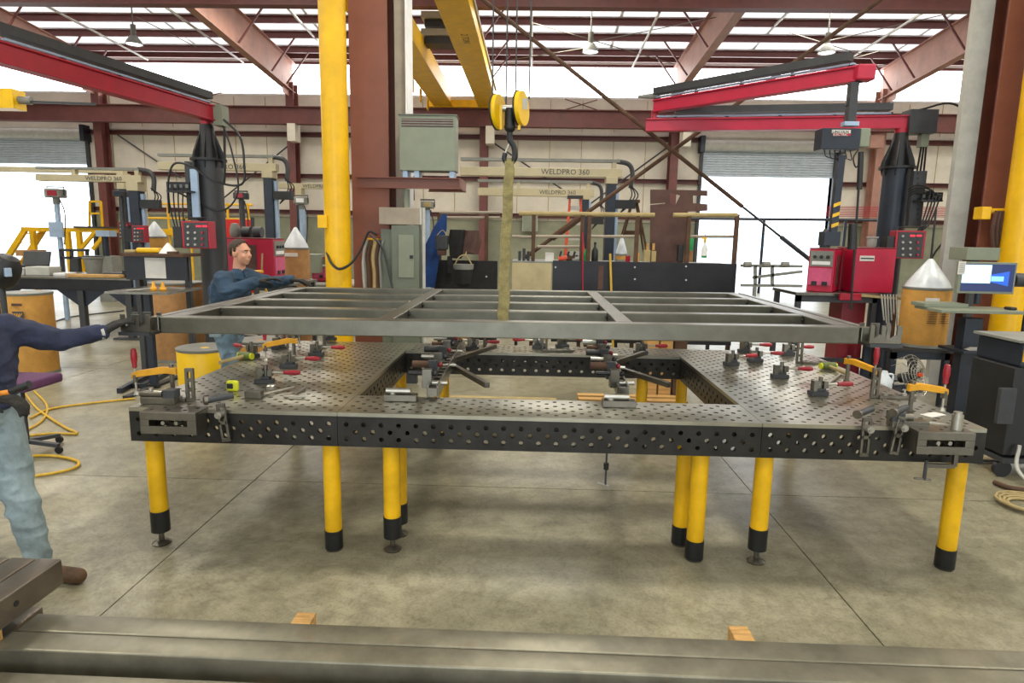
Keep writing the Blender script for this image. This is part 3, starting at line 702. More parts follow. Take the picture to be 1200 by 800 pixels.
for i, (px, py, lean, lab) in enumerate(((262, 495, .12, 'slotted bar bolted upright on the apron near the left corner bracket'), (1014, 512, 0, 'slotted bar bolted on the front apron, left one of the two at the right'), (1052, 510, -.12, 'slotted bar bolted on the front apron beside the right corner bracket'))):
    c = at(px, py, Y=-.03); t = thing('slotted_bar', lab, 'bar', c, 'slotted bars on the apron'); q = MB(); d = Vector((lean, 0, -1)).normalized(); s = Vector((1, 0, lean)).normalized()
    for k in (-1, 1): q.bar(c+s*k*.018-d*.1, c+s*k*.018+d*.1, .012, .02, (0,1,0))
    for k in (-.1, .1, .0): q.bar(c+d*(k-.01)-s*0, c+d*(k+.01), .048, .02, (0,1,0))
    q.build('bar', 'steel', t, bevel=.002)
    k = c-d*.055; MB().cyl(k+Vector((0,-.05,0)), k+Vector((0,.0,0)), .02, n=18).cyl(k+Vector((0,-.06,0)), k+Vector((0,-.05,0)), .012).build('bolt', 'steel_bright', t)
    k = c-d*.125; MB().cyl(k+Vector((-.06,-.02,.01)), k+Vector((.05,.06,.02)), .018, n=16).build('clamp_roll', 'dark_grey', t); MB().cyl(k+Vector((-.075,-.032,.01)), k+Vector((-.06,-.02,.01)), .024, n=16).build('knurled_end', 'steel', t)
# block vice at the front left and right corners
def blk(px, py, w, d, h, rz, m, name, label, cat, bev=.003, grp=None):
    x, y = tp(px, py); return MB().box((x, y, TZ+h/2+.001), (w, d, h), rz).build(name, m, label=label, cat=cat, bevel=bev, group=grp)
def blkset(px, py, rz, label):
    x, y = tp(px, py); t = thing('block_vice', label, 'vice', (x, y, TZ), 'block vices at the front corners'); c = Vector((x, y, TZ+.001))
    MB().box(c+Vector((0,0,.02)), (.2, .07, .04), rz).build('body', 'steel', t, bevel=.004)
    MB().box(c+Vector((.07*cos(rz), 0, .06)), (.07, .07, .05), rz).build('jaw', 'dark_grey', t, bevel=.004)
    MB().cyl(c+Vector((-.11, 0, .055)), c+Vector((.02, 0, .055)), .022, n=18).build('plunger', 'steel', t)
    MB().cyl(c+Vector((-.05, 0, .04)), c+Vector((-.05, 0, .09)), .014, n=14).build('bolt', 'steel_bright', t)
blkset(188, 472, .0, 'steel block vice on the front left corner behind the slotted bracket'); blkset(1063, 500, 3.14, 'steel block vice beside the right corner bracket')
# centre fixtures
def fixture(px0, py0, px1, py1, brx, label, sgn):
    x0, y0 = tp(px0, py0); x1, y1 = tp(px1, py1); t = thing('centre_fixture', label, 'fixture', (x0, y0, TZ), 'centre fixtures across the opening')
    a = Vector((x0, y0, TZ+.045)); b = Vector((x1, y1, TZ+.045)); d = (b-a); L_ = d.length; d.normalize(); s = Vector((d.y, -d.x, 0))
    q = MB()
    for k in (-1, 1): q.bar(a+s*k*.03, b+s*k*.03, .014, .08, (0,0,1))
    n = int(L_/.1)
    for k in range(n+1): q.bar(a+d*(L_*k/n)-s*.03, a+d*(L_*k/n)+s*.03, .03, .05, (0,0,1))
    q.build('ladder_bar', 'steel', t, bevel=.002)
    random.seed(int(px0))
    for k in range(7):
        c = a + d*(L_*(k+.4)/7) + s*sgn*-.05
        MB().box(c+Vector((0,0,.06)), (.06, .05, .12), .1).build('clamp_block', 'dark_grey' if k % 2 else 'steel', t, bevel=.003)
        e = Vector((-sgn*1.0, .05, 0)).normalized()
        MB().cyl(c+Vector((0,0,.09)), c+Vector((0,0,.09))+e*(.14 if k % 2 else .12), .024 if k % 2 else .014, n=16).build('plunger', ('black', 'rust', 'steel_bright')[k % 3], t)
        MB().ball(c+Vector((0,0,.09))-e*.05, .018, 10).build('knob', 'red_dark' if k % 2 else 'black', t)
        if k % 2 == 0:
            c2 = c + s*sgn*.13
            MB().cyl(c+Vector((0,0,.03)), c2+Vector((0,0,.03)), .012).build('pin', 'steel_bright', t)
    for yy, y2 in brx:
        ka = a + d*(L_*yy); kb = a + d*(L_*y2) + s*sgn*.33
        MB().bar(ka+Vector((0,0,.0)), kb+Vector((0,0,-.0)), .035, .035).build('diagonal_brace', 'steel', t, bevel=.002)
    return t
fixture(507, 467, 540, 404, ((.45, .1), (.5, .85)), 'left centre fixture, a ladder bar of clamp blocks with two diagonal braces', 1)
fixture(730, 466, 704, 410, ((.45, .12), (.5, .8)), 'right centre fixture, a ladder bar of clamp blocks with two diagonal braces', 1)
for i, (px, py) in enumerate(((470, 469), (725, 476))):
    x, y = tp(px, py); t = thing('base_block', 'flat steel block with a bolted rod at the foot of the %s centre fixture' % ('left' if i == 0 else 'right'), 'block', (x, y, TZ), 'blocks at the fixture feet')
    MB().bx(x-.1, x+.1, y-.035, y+.035, TZ+.001, TZ+.041).build('block', 'steel', t, bevel=.003); MB().cyl((x-.09, y, TZ+.06), (x+.06, y, TZ+.06), .02).build('rod', 'steel_bright', t)
    MB().cyl((x-.05, y, TZ+.04), (x-.05, y, TZ+.055), .022).build('washer', 'steel_bright', t)
# small things lying on the table
x, y = tp(273, 458); t = thing('tape_measure', 'yellow and black tape measure on the left of the table', 'tape measure', (x, y, TZ)); MB().box((x, y, TZ+.035), (.075, .035, .068)).build('case', 'lime', t, bevel=.012); MB().box((x-.01, y-.001, TZ+.035), (.045, .038, .04)).build('side_grip', 'black', t, bevel=.008)
blk(298, 466, .1, .05, .045, 0, 'steel', 'spacer_block', 'dark steel spacer block beside the tape measure', 'block')
x, y = tp(318, 456); MB().lathe([(.012, 0), (.03, 0), (.03, .025), (.024, .03), (.012, .03)], (x, y, TZ+.001), 20).build('washer_stack', 'steel_bright', label='round brass-coloured ring behind the spacer block', cat='ring')
for i, (a, b, l) in enumerate((((305, 465), (345, 455), 'bright spanner lying behind the spacer block'), ((333, 466), (358, 467), 'short steel rod lying right of the spacer block'), ((345, 463), (358, 455), 'small bent bright key beside the steel rod'), ((1055, 477), (1035, 470), 'thin flat steel scrap near the right angle stop'), ((1085, 497), (1118, 501), 'bright spanner lying at the front right corner'), ((985, 440), (970, 452), 'short steel punch near the right mallet'))):
    xa_, ya_ = tp(*a); xb_, yb_ = tp(*b); MB().tube([(xa_, ya_, TZ+.012), (xb_, yb_, TZ+.012)], [.009, .007], 8).build('hand_tool', 'steel_bright', label=l, cat='tool')
x, y = tp(1097, 488); MB().box((x, y+.03, TZ+.003), (.14, .07, .004), .5).build('paper_sheet', 'paper', label='scrap of white paper under the front right clamp', cat='paper')
x0_, y0_ = tp(860, 406); 
def glass(): pass
# hanging chain clamp and C clamp
p = at(711, 532, Y=.25); p.z = TZ-.2
t = thing('hanging_hook', 'thin dark screw hook hanging under the middle of the table', 'hook', p)
zz = at(711, 568, Y=.25).z; MB().tube([(p.x, .25, TZ-.02), (p.x, .25, zz)], .006).build('shank', 'dark_grey', t); MB().cyl((p.x, .25, zz+.1), (p.x, .25, zz+.14), .016).build('coupling', 'black', t); MB().tube([(p.x-.05, .25, zz+.012), (p.x+.02, .25, zz-.005)], .006).build('cross_pin', 'steel_bright', t)
a = at(1118, 546, Y=-.06); t = thing('c_clamp', 'small C clamp with a long screw hooked under the front right corner', 'clamp', a)
b = at(1085, 545, Y=-.06); c = at(1084, 562, Y=-.06)
MB().bar((a.x, -.06, TZ-.06), (a.x, -.06, a.z), .022, .022, (0,1,0)).bar(a, b, .022, .022).build('frame', 'steel', t, bevel=.002); MB().tube([(b.x, -.06, b.z+.03), (b.x, -.06, c.z)], .009).build('screw', 'dark_grey', t); MB().tube([(c.x-.06, -.06, c.z+.008), (c.x+.03, -.06, c.z)], .006).build('handle_pin', 'steel', t)
# pallets and timber beyond the opening
def pallet(x, y, z, rz, label, m='tan'):
    t = thing('pallet', label, 'pallet', (x, y, z)); t.rotation_euler.z = 0
    for k in range(6): MB().bx(x-.6, x+.6, y-.5+k*.18, y-.5+k*.18+.1, z+.1, z+.12).build('deck_board', m, t)
    for k in (-1, 0, 1): MB().bx(x-.6+0, x+.6, y+k*.45-.04, y+k*.45+.04, z, z+.1).build('stringer', m, t)
    return t
pallet(2.0, 2.95, 0, 0, 'flat pale pallet on the floor seen through the table opening'); pallet(3.45, 3.2, 0, 0, 'orange-brown pallet behind the right end of the opening', 'wood')
MB().bx(1.3, 3.6, 2.75, 2.85, .121, .2).build('steel_bar', 'steel', label='long steel bar lying on the pale pallet', cat='steel bar')
for i in range(3):
    MB().bx(3.62+i*.16, 3.76+i*.16, 3.72, 3.9, 0, .82+.06*(i < 2)).build('timber_offcut', 'wood' if i < 2 else 'rust', label=['light wooden block behind the rear beam, left one', 'light wooden block behind the rear beam, middle one', 'brown wooden block behind the rear beam, right one'][i], cat='timber', group='timber offcuts behind the table', bevel=.004)
# ---------------- people --------------------------------------------------
import numpy as np
def person(name, label, root, caps, balls, voxel, mats):
    """one continuous body: capsules (p0,r0,p1,r1,material) and ellipsoids (c,(rx,ry,rz),material,axis x,axis y) fused by voxel remesh"""
    t = thing(name, label, 'person', root); b = MB()
    for p0, r0, p1, r1, mm in caps: b.cyl(p0, p1, r0, r1, n=14); b.ball(p0, r0, 12); b.ball(p1, r1, 12)
    for c, rr, mm, M in balls:
        prof = [(max(1e-4, sin(pi*j/10)), -cos(pi*j/10)) for j in range(11)]; b.lathe(prof, c, 16, M @ Matrix.Diagonal(rr))
    me = bpy.data.meshes.new('body'); me.from_pydata([v-Vector(root) for v in b.v], [], b.f)
    o = bpy.data.objects.new('body', me); C.objects.link(o); o.location = root
    r = o.modifiers.new('r', 'REMESH'); r.mode = 'VOXEL'; r.voxel_size = voxel
    s = o.modifiers.new('s', 'SMOOTH'); s.iterations = 5; s.factor = .6
    bpy.context.view_layer.update(); m2 = bpy.data.meshes.new_from_object(o.evaluated_get(bpy.context.evaluated_depsgraph_get()))
    o.modifiers.clear(); o.data = m2; m2.name = 'body'; o.parent = t; o.location = (0,0,0)
    m2.materials.clear()
    for q in mats: m2.materials.append(MATS[q])
    n = len(m2.polygons); ce = np.empty(n*3); m2.polygons.foreach_get('center', ce); ce = ce.reshape(-1, 3) + np.array(root)
    best = np.full(n, 1e9); idx = np.zeros(n, int)
    for p0, r0, p1, r1, mm in caps:
        a = np.array(p0); d = np.array(p1)-a; L2 = max(1e-9, d@d); u = np.clip(((ce-a)@d)/L2, 0, 1); ds = np.linalg.norm(ce-a-u[:, None]*d, axis=1)-(r0+(r1-r0)*u)
        k = ds < best; best[k] = ds[k]; idx[k] = mats.index(mm)
    for c, rr, mm, M in balls:
        q = (ce-np.array(c)) @ np.array(M); ds = (np.linalg.norm(q/np.array(rr), axis=1)-1)*min(rr)
        k = ds < best; best[k] = ds[k]; idx[k] = mats.index(mm)
    from mathutils import noise
    cl = [mats.index(q) for q in mats if q in ('workshirt', 'navy', 'jeans', 'jeans_light')]; w = np.zeros(len(m2.vertices)); w[:] = 1
    for pi_, p in enumerate(m2.polygons):
        if idx[pi_] not in cl:
            for vi in p.vertices: w[vi] = 0
    nrm_ = [v.normal.copy() for v in m2.vertices]
    for v in m2.vertices:            # folds in the cloth
        if w[v.index]:
            q = v.co; a = noise.noise(Vector((q.x*7, q.y*7, q.z*11))); b_ = noise.noise(Vector((q.x*15+3, q.y*15, q.z*22)))
            v.co = q + nrm_[v.index]*((.5-abs(a))*.026 + b_*.006 - .006)
    m2.polygons.foreach_set('material_index', idx.astype('i')); m2.polygons.foreach_set('use_smooth', [True]*n); m2.update()
    return t
def fr_(f, up=(0,0,1)):
    f = Vector(f).normalized(); u = Vector(up); r = f.cross(u).normalized(); u = r.cross(f); return r, f, u, Matrix((r, f, u)).transposed()
def head(hc, f, hair_m, t=None, stage=0, tilt=(0,0,1)):
    r, f, u, M = fr_(f, tilt); g = lambda a, b, c: hc + r*a + f*b + u*c
    if stage == 0:
        B = [(g(0, -.012, .03), (.077, .095, .09), 'skin', M), (g(0, .03, -.045), (.064, .066, .074), 'skin', M), (g(0, .062, -.085), (.03, .028, .026), 'skin', M),
             (g(0, .072, .03), (.055, .022, .03), 'skin', M), (g(0, .07, -.02), (.05, .025, .04), 'skin', M), (g(0, .092, -.052), (.026, .012, .007), 'skin', M), (g(0, .09, -.066), (.022, .012, .008), 'skin', M)]
        Cc = [(g(0, .088, .022), .008, g(0, .112, -.02), .014, 'skin'), (g(-.012, .098, -.024), .009, g(.012, .098, -.024), .009, 'skin')]
        for s in (-1, 1):
            B.append((g(s*.079, -.008, -.005), (.012, .024, .037), 'skin', M)); Cc.append((g(s*.018, .09, .03), .008, g(s*.05, .074, .026), .008, 'skin'))
            B.append((g(s*.04, .06, -.03), (.026, .026, .03), 'skin', M))
        return Cc, B
    h = MB(); n = 28; k = 18; v = []; keep = {}
    for j in range(k+1):
        for i in range(n):
            a = 2*pi*i/n; e = -pi*.5+pi*j/k; q = Vector((cos(e)*sin(a)*.082, cos(e)*cos(a)*.1, sin(e)*.095)); v.append(q)
    for j in range(k):
        for i in range(n):
            f4 = [j*n+i, j*n+(i+1) % n, (j+1)*n+(i+1) % n, (j+1)*n+i]; c = sum((v[q] for q in f4), Vector())/4
            line = .07 if c.y > .05 else (.04 if c.y > .03 else (-.02 if c.y > .008 else (.012 if c.y > -.03 else -.06)))
            if c.z > line: keep[tuple(f4)] = 1
    rn = random.Random(3); vv = [g(p.x*(1+rn.random()*.03), p.y*(1+rn.random()*.03)-.012, p.z*(1+rn.random()*.02)+.03) for p in v]
    h._add(vv, list(keep), True); hob = h.build('hair', hair_m, t); sm = hob.modifiers.new('solid', 'SOLIDIFY'); sm.thickness = .006; sm.offset = -1
    for s in (-1, 1):
        MB().ball(g(s*.031, .0775, .008), .0105, 12).build('eye', 'paper', t); MB().ball(g(s*.032, .0855, .008), .005, 8).build('iris', 'hair', t)
        MB().bar(g(s*.016, .098, .03), g(s*.05, .083, .03), .006, .008).build('eyebrow', hair_m, t)
def hand(w, d, palmn, thumbside, curl=.5, m='glove', spread=.012, sc_=1.0):
    """wrist point, pointing direction, palm normal; returns capsules of a palm and five fingers"""
    d = Vector(d).normalized(); pn = Vector(palmn); pn = (pn-d*pn.dot(d)).normalized(); s = d.cross(pn).normalized()*thumbside; w = Vector(w); o = []
    for k in range(4):
        a = (k-1.5)*.021*sc_; p = w+d*.01*sc_+s*-a*.7; kn = w+d*(.09-.004*abs(k-1))*sc_-s*a; o.append((p, .016*sc_, kn, .0125*sc_, m))
        L = (.046, .05, .046, .036)[k]*sc_; q = kn; ang = 0
        for j in range(3):
            ang += curl*(.7+.25*j); dd = d*cos(ang)+pn*sin(ang); q2 = q+dd*L*(1, .68, .52)[j]; o.append((q, (.0105-.001*j)*sc_, q2, (.0095-.001*j)*sc_, m)); q = q2
    b = w+d*.02*sc_+s*.02*sc_; q = b+(d*.6+s*.75+pn*.15).normalized()*.045*sc_; o.append((b, .016*sc_, q, .0125*sc_, m)); q2 = q+(d*.85+s*.25+pn*.5).normalized()*.034*sc_; o.append((q, .0115*sc_, q2, .0105*sc_, m)); q3 = q2+(d*.8-s*.1+pn*.6).normalized()*.028*sc_; o.append((q2, .0105*sc_, q3, .009*sc_, m))
    return o
V = Vector
# --- far man: stands at the left rear corner, leaning in over the frame
hp = at(283, 296, Y=2.62); X = hp.x
root = (X-.12, 2.62, 0)
f = V((1, -.22, -.05)); hc = V((hp.x-.012, 2.62, hp.z-.002))
pel = V((X-.2, 2.66, .98)); chest = V((X-.13, 2.64, 1.33)); nk = V((X-.035, 2.63, 1.52))
shR = V((X-.1, 2.44, 1.43)); shL = V((X-.08, 2.84, 1.45))     # his right shoulder is the nearer one
hR = at(318, 335, Y=2.66); hL = at(343, 334, Y=2.7)
hR = V((hR.x-.08, 2.5, 1.415)); hL = V((hL.x-.05, 2.78, 1.42))
eR = (shR+hR)/2+V((-.06, -.12, -.1)); eL = (shL+hL)/2+V((-.02, .1, -.06))
ws, jn, gl = 'workshirt', 'jeans', 'glove'
caps = [(pel+V((0,-.07,0)), .13, pel+V((0,.07,0)), .13, jn), (pel+V((0,0,.12)), .135, chest, .175, ws), (pel+V((0,-.06,.1)), .14, chest+V((0,-.09,0)), .155, ws), (pel+V((0,.06,.1)), .14, chest+V((0,.09,0)), .155, ws),
        (shR, .072, shL, .072, ws), (chest+V((0,-.08,.0)), .12, shR+V((0,.03,-.02)), .085, ws), (chest+V((0,.08,0)), .12, shL+V((0,-.03,-.02)), .085, ws), (nk+V((0,0,-.08)), .1, nk+V((.0,0,-.01)), .064, ws), (nk, .06, hc+V((-.01,0,-.05)), .053, 'skin'),
        (shR, .092, eR, .078, ws), (eR, .078, hR, .05, ws), (shL, .08, eL, .064, ws), (eL, .064, hL, .046, ws)]
for s, y, fx in ((-1, 2.57, .02), (1, 2.76, -.12)):
    hip = V((pel.x+.02, y, .93)); kn = V((pel.x+.06+fx, y, .5)); an = V((pel.x+fx, y, .11))
    caps += [(hip, .105, kn, .068, jn), (kn, .068, an, .052, jn), (an+V((0,0,-.03)), .05, an+V((.03,0,-.06)), .048, 'boot'), (an+V((.0,0,-.065)), .04, an+V((.17,0,-.072)), .036, 'boot')]
caps += hand(hR, (hR-eR)+V((0,0,-.03)), (0, 0, -1), -1, .3, gl, sc_=1.25) + hand(hL, V((1, 0, -.05)), (0, 0, -1), 1, .4, gl, sc_=1.25)
cc, bb = head(hc, f, 'hair')
t = person('person', 'man in navy work shirt and dark gloves leaning over the rear left frame corner', root, caps+cc, bb, .0075, ['workshirt', 'jeans', 'skin', 'glove', 'boot'])
head(hc, f, 'hair', t, 1)
MB().prism([(-.05, .05), (.05, .05), (0, -.06)], nk+V((.064, -.01, -.045)), (0,1,0), (-.3,0,1), .008).build('undershirt', 'tee_grey', t)
for s in (-1, 1): MB().prism([(0, .035), (s*.06, .03), (s*.05, -.03), (s*.012, -.055)], nk+V((.072, -.005, -.03)), (0,1,0), (-.35,0,1), .007).build('collar', 'workshirt', t)
b = MB(); b.lathe([(.15, -.02), (.152, .02)], pel+V((0,0,.1)), 28, Matrix.Diagonal((1, 1.22, 1)), cap=False); b.build('belt', 'black_soft', t)
MB().box(pel+V((-.02, -.205, -.03)), (.12, .008, .13), 0, .06).build('back_pocket', 'jeans_light', t, bevel=.01)
# --- near man, cut by the left edge
Yn = -.34
S0 = at(12, 378, Y=-.24); E0 = at(68, 399, Y=.0); W0 = at(119, 389, Y=.16); K0 = at(26, 590, Y=Yn); AN = at(46, 655, Y=Yn)
belly = at(-18, 470, Y=Yn); hip = at(-8, 535, Y=Yn)
root = (hip.x, Yn, 0); nv, jl = 'navy', 'jeans_light'
pel = V((hip.x-.04, Yn, .94)); chest = V((S0.x-.13, Yn+.0, 1.32)); nk = V((S0.x-.24, Yn+.0, 1.53)); shL = V((S0.x-.05, -.2, S0.z-.04)); shR = V((S0.x-.2, Yn-.2, 1.42))
hc = nk+V((.0, .02, .17)); f = V((1, .25, -.12))
caps = [(pel+V((0,-.08,0)), .13, pel+V((0,.08,0)), .13, jl), (pel+V((.02,0,.1)), .145, chest, .155, nv), (pel+V((.0,-.07,.1)), .125, chest+V((0,-.09,0)), .13, nv), (pel+V((.0,.07,.1)), .125, chest+V((0,.09,0)), .13, nv), (shL, .078, shR, .075, nv),
        (chest+V((0,.08,0)), .12, shL+V((-.02,0,-.03)), .09, nv), (chest+V((0,-.08,0)), .12, shR+V((.02,0,-.03)), .09, nv), (nk+V((0,0,-.06)), .07, nk, .06, nv), (nk, .056, hc+V((-.01,0,-.05)), .054, 'skin'),
        (shL, .08, E0, .06, nv), (E0, .06, W0, .044, nv)]
hp2 = at(10, 466, Y=-.56); eR = V((shR.x+.0, -.6, 1.14))
caps += [(shR, .075, eR, .058, nv), (eR, .056, hp2+V((-.08,0,0)), .042, nv)]
gtip = at(150, 372, Y=.27)
caps += hand(W0, (gtip-W0), (.1, .3, -1), 1, .3, gl, sc_=1.12) + hand(hp2+V((-.07, 0, 0)), (1, -.1, -.05), (0, 0, -1), -1, .5, gl, sc_=1.1)
hl = V((pel.x+.02, Yn+.08, .9)); caps += [(hl, .115, K0, .078, jl), (K0, .078, AN, .062, jl)]
hr = V((pel.x-.02, Yn-.09, .9)); kr = V((pel.x-.02, Yn-.1, .5)); ar = V((pel.x-.12, Yn-.1, .12)); caps += [(hr, .115, kr, .078, jl), (kr, .078, ar, .06, jl)]
toe = at(96, 676, Z=.04)
fd = V((toe.x-AN.x, toe.y-AN.y, 0))
for a, d in ((V((AN.x, AN.y, AN.z)), fd.normalized()), (ar, V((1, 0, 0)))):
    h0 = V((a.x, a.y, .09)); caps += [(V((a.x, a.y, max(.1, a.z-.03))), .055, h0, .05, 'boot'), (V((a.x, a.y, .046))-d*.02, .044, V((a.x, a.y, .044))+d*.235, .043, 'boot')]
cc, bb = head(hc, f, 'hair')
t = person('person', 'man in navy long-sleeved shirt at the left edge, gloved hand on the frame end', root, caps+cc, bb, .0075, ['navy', 'jeans_light', 'skin', 'glove', 'boot'])
head(hc, f, 'hair', t, 1)
c = hp2; MB().tube(curvepts([c+V((-.07,-.05,.03)), c+V((0,-.055,.035)), c+V((.05,-.03,.04))]), [.012]*12+[.008], 8).build('glove_stripe', 'glove_orange', t, label='orange back of the glove')
dv = (W0-E0).normalized(); MB().cyl(W0-dv*.01, W0+dv*.006, .047, n=20).build('cuff_band', 'light_grey', t, label='pale band of the glove cuff')
p = at(24, 455, Y=-.66); MB().cyl(p+V((-.05,0,-.015)), p+V((.045,0,.02)), .014, .019).build('torch_handle', 'black', label='black and orange hand tool held at the hip of the man at the left edge', cat='tool')
# ---------------- background equipment -----------------------------------
def pb(mb, px0, px1, py0, py1, Y, d=.3):      # box standing Y..Y+d deep whose front spans these picture columns and rows
    cy_ = (py0+py1)/2; cx_ = (px0+px1)/2
    x0 = at(px0, cy_, Y=Y).x; x1 = at(px1, cy_, Y=Y).x; z1 = at(cx_, py0, Y=Y).z; z0 = at(cx_, py1, Y=Y).z
    return mb.bx(x0, x1, Y, Y+d, z0, z1)
def pz(px, py, Y): return at(px, py, Y=Y)
def one(name, m, args, label, cat, bevel=.004, group=None, rnd=0):
    return pb(MB(), *args).build(name, m, label=label, cat=cat, bevel=bevel, group=group)
def cables(t, pts, r=.012, m='black', name='cable'): return MB().tube(curvepts(pts), r, 6).build(name, m, t)
def bars(mb, Y, w, *segs):
    for (a, b, c, d) in segs: mb.bar(pz(a, b, Y), pz(c, d, Y), w, w, (0,1,0))
    return mb
def drum(px, py0, Y, dia, h=None, label='', m='card', z0=0, rim=True, cone=None):
    p = pz(px, py0, Y); zt_ = p.z if h is None else z0+h; t = thing('fibre_drum', label, 'drum', (p.x, Y, z0)); r = dia/2
    MB().lathe([(r*.98, z0), (r, z0+.02), (r, zt_-.02), (r*.98, zt_-.01)], (p.x, Y, 0), 36).build('barrel', m, t)
    MB().lathe([(r*1.0, zt_-.03), (r*1.03, zt_-.02), (r*1.03, zt_), (r*.96, zt_+.003), (.01, zt_-.012)], (p.x, Y, 0), 36).build('rim', 'grey', t)
    MB().cyl((p.x, Y, z0+.002), (p.x, Y, z0+.035), r*1.02, n=36).build('bottom_ring', 'grey', t)
    if cone: MB().lathe([(r*.95, zt_+.0), (r*.85, zt_+.06), (r*.12, zt_+cone), (.01, zt_+cone+.01)], (p.x, Y, 0), 12).build('cone_hood', 'plastic_clear', t)
    return t, p.x, zt_, r

# ---- jib crane columns and red arms
def jib(px, pyt, Y, label, arm):
    p = pz(px, pyt, Y); t = thing('jib_column', label, 'jib column', (p.x, Y, 0)); r = .17
    MB().cyl((p.x, Y, .02), (p.x, Y, p.z-.45), r, n=32).build('pipe', 'dark_blue' if px > 600 else 'dark_grey', t)
    MB().cyl((p.x, Y, p.z-.47), (p.x, Y, p.z-.44), r+.06, n=32).build('collar', 'black', t)
    MB().cyl((p.x, Y, p.z-.44), (p.x, Y, p.z), r*.8, r*.5, n=24).build('pivot_neck', 'black', t)
    for k in range(8):
        a = k*pi/4+.2; e = Vector((cos(a), sin(a), 0)); MB().prism([(.0, 0), (.21, 0), (.19, .1), (.07, .42), (0, .42)], (p.x, Y, p.z-.45), e, (0,0,1), .012).build('gusset', 'black', t)
        MB().prism([(.0, 0), (.2, 0), (.18, -.08), (.0, -.3)], (p.x, Y, p.z-.47), e, (0,0,1), .012).build('lower_gusset', 'black', t)
    MB().cyl((p.x, Y, 0), (p.x, Y, .02), r*2, n=32).build('base_plate', 'black', t)
    return t, p
tL, pL = jib(242, 146, 5.2, 'black jib crane column behind the man in the work shirt, red arm on top', 0)
tR, pR = jib(1056, 156, 5.6, 'black jib crane column at the right beside the red welding machines', 0)
def jarm(name, a, b, label, track, tk=.13, h=.17, w=.15, m='magenta_red'):
    t = thing(name, label, 'jib arm', a); up = Vector((0,0,1))
    MB().ibeam(a, b, w, h, .02, .1, up).build('beam', m, t, bevel=.004)
    d = (b-a).normalized(); u = up*(h/2+.055); s = d.cross(up).normalized()
    MB().bar(a+d*track[0]+u+up*.06, a+d*track[1]+u+up*.06, .14, .09).build('cable_track', 'dark_grey', t)
    MB().bar(a+d*track[0]+u-up*.02, b-d*.1+u-up*.02, .05, .02).build('track_rail', 'steel_blue', t)
    L_ = track[1]-track[0]; n = max(3, int(L_/.6))
    for k in range(n+1):
        q = a+d*(track[0]+L_*k/n)+up*(h/2); MB().bar(q, q+up*.05, .04, .04, (0,1,0)).build('track_bracket', 'black', t)
    return t, a, b, d
a = Vector((pL.x+.12, 5.2, pL.z+.13)); b = at(-8, 60, Z=pL.z+.18)
tA, *_ = jarm('jib_arm', a, b, 'long dark-red jib arm swinging from the left jib column out of the upper left edge', (.1, (b-a).length), m='red', h=.2)
MB().box(a+Vector((.08, 0, -.02)), (.12, .2, .26)).build('end_cover', 'grey_green', tA); MB().cyl(a+Vector((-.12, 0, -.15)), a+Vector((-.12, 0, -.08)), .07).build('pivot_pin', 'red', tA)
cables(tA, [a+Vector((.1, -.02, -.1)), a+Vector((.25, -.1, -.5)), a+Vector((.3, -.1, -1.0)), a+Vector((.05, -.15, -1.25)), a+Vector((-.5, -.2, -1.0))])
cables(tA, [a+Vector((.12, 0, -.1)), a+Vector((.14, -.1, -.7)), a+Vector((.12, -.1, -.9))], .018)
a = Vector((pR.x+.1, 5.6, pR.z+.14)); b = pz(757, 142, 6.1); b.z = a.z
tB, *_ = jarm('jib_arm', a, b, 'lower red jib arm reaching left from the right jib column', (.25, (b-a).length-.4))
MB().box(a+Vector((.12, 0, -.0)), (.36, .22, .3)).build('end_cover', 'dark_grey', tB); MB().cyl((pR.x, 5.6, pR.z+.0), (pR.x, 5.6, pR.z+.07), .08).build('pivot_pin', 'red', tB)
MB().box(a+Vector((.2, 0, -.22)), (.1, .1, .2)).build('cable_clamp', 'grey_green', tB)
cables(tB, [a+Vector((.1, 0, .16)), a+Vector((.55, 0, .24)), a+Vector((.95, 0, -.1)), a+Vector((1.15, 0, -.7)), a+Vector((.85, 0, -1.3)), a+Vector((.5, 0, -1.8)), a+Vector((.42, 0, -2.5))], .014)
for k in range(3): cables(tB, [a+Vector((.18+.03*k, -.02, -.25)), a+Vector((.12+.05*k, -.05, -.8)), a+Vector((-.02+.05*k, -.1, -1.2))], .014)
b2 = b+Vector((.12, 0, .26)); zz_ = b2.z; e = at(1012, 86, Z=zz_)
tC, aa, bb_, dd = jarm('jib_arm', b2, e, 'upper red jib arm folded back towards the viewer above the lower one', (.0, (e-b2).length-.15))
MB().cyl(b+Vector((.12, 0, .08)), b+Vector((.12, 0, .2)), .05).build('pivot_pin', 'red', tC)
MB().tube([b2+Vector((-.25, 0, .13)), b2+Vector((.05, 0, .15))], [.02, .05], 8).build('track_end', 'grey', tC)
MB().box(e, (.2, .17, .17), 0).build('end_hub', 'magenta_red', tC, bevel=.02)
# mast, feeder box and pendant poles hanging from the upper arm end
mp_ = at(1000, 100, Y=e.y); md = thing('feeder_mast', 'dark steel mast hanging from the end of the upper red jib arm', 'mast', Vector((mp_.x, e.y, e.z)))
zb_ = at(1000, 143, Y=e.y).z; MB().bx(mp_.x-.045, mp_.x+.045, e.y-.05, e.y+.05, zb_, e.z-.1).build('mast_tube', 'dark_grey', md, bevel=.004); MB().bar((mp_.x+.02, e.y, e.z-.1), (mp_.x-.06, e.y, e.z-.35), .03, .03).build('gusset', 'dark_grey', md)
fb = thing('wire_feeder', 'black wire feeder box with a red and cream sign hanging below the upper jib arm', 'wire feeder', at(987, 165, Y=e.y))
pb(MB(), 963, 1008, 150, 175, e.y-.06, .2).build('case', 'dark_blue', fb, bevel=.005); q = pb(MB(), 975, 997, 152, 156, e.y-.064, .003); q.build('name_strip', 'paper', fb)
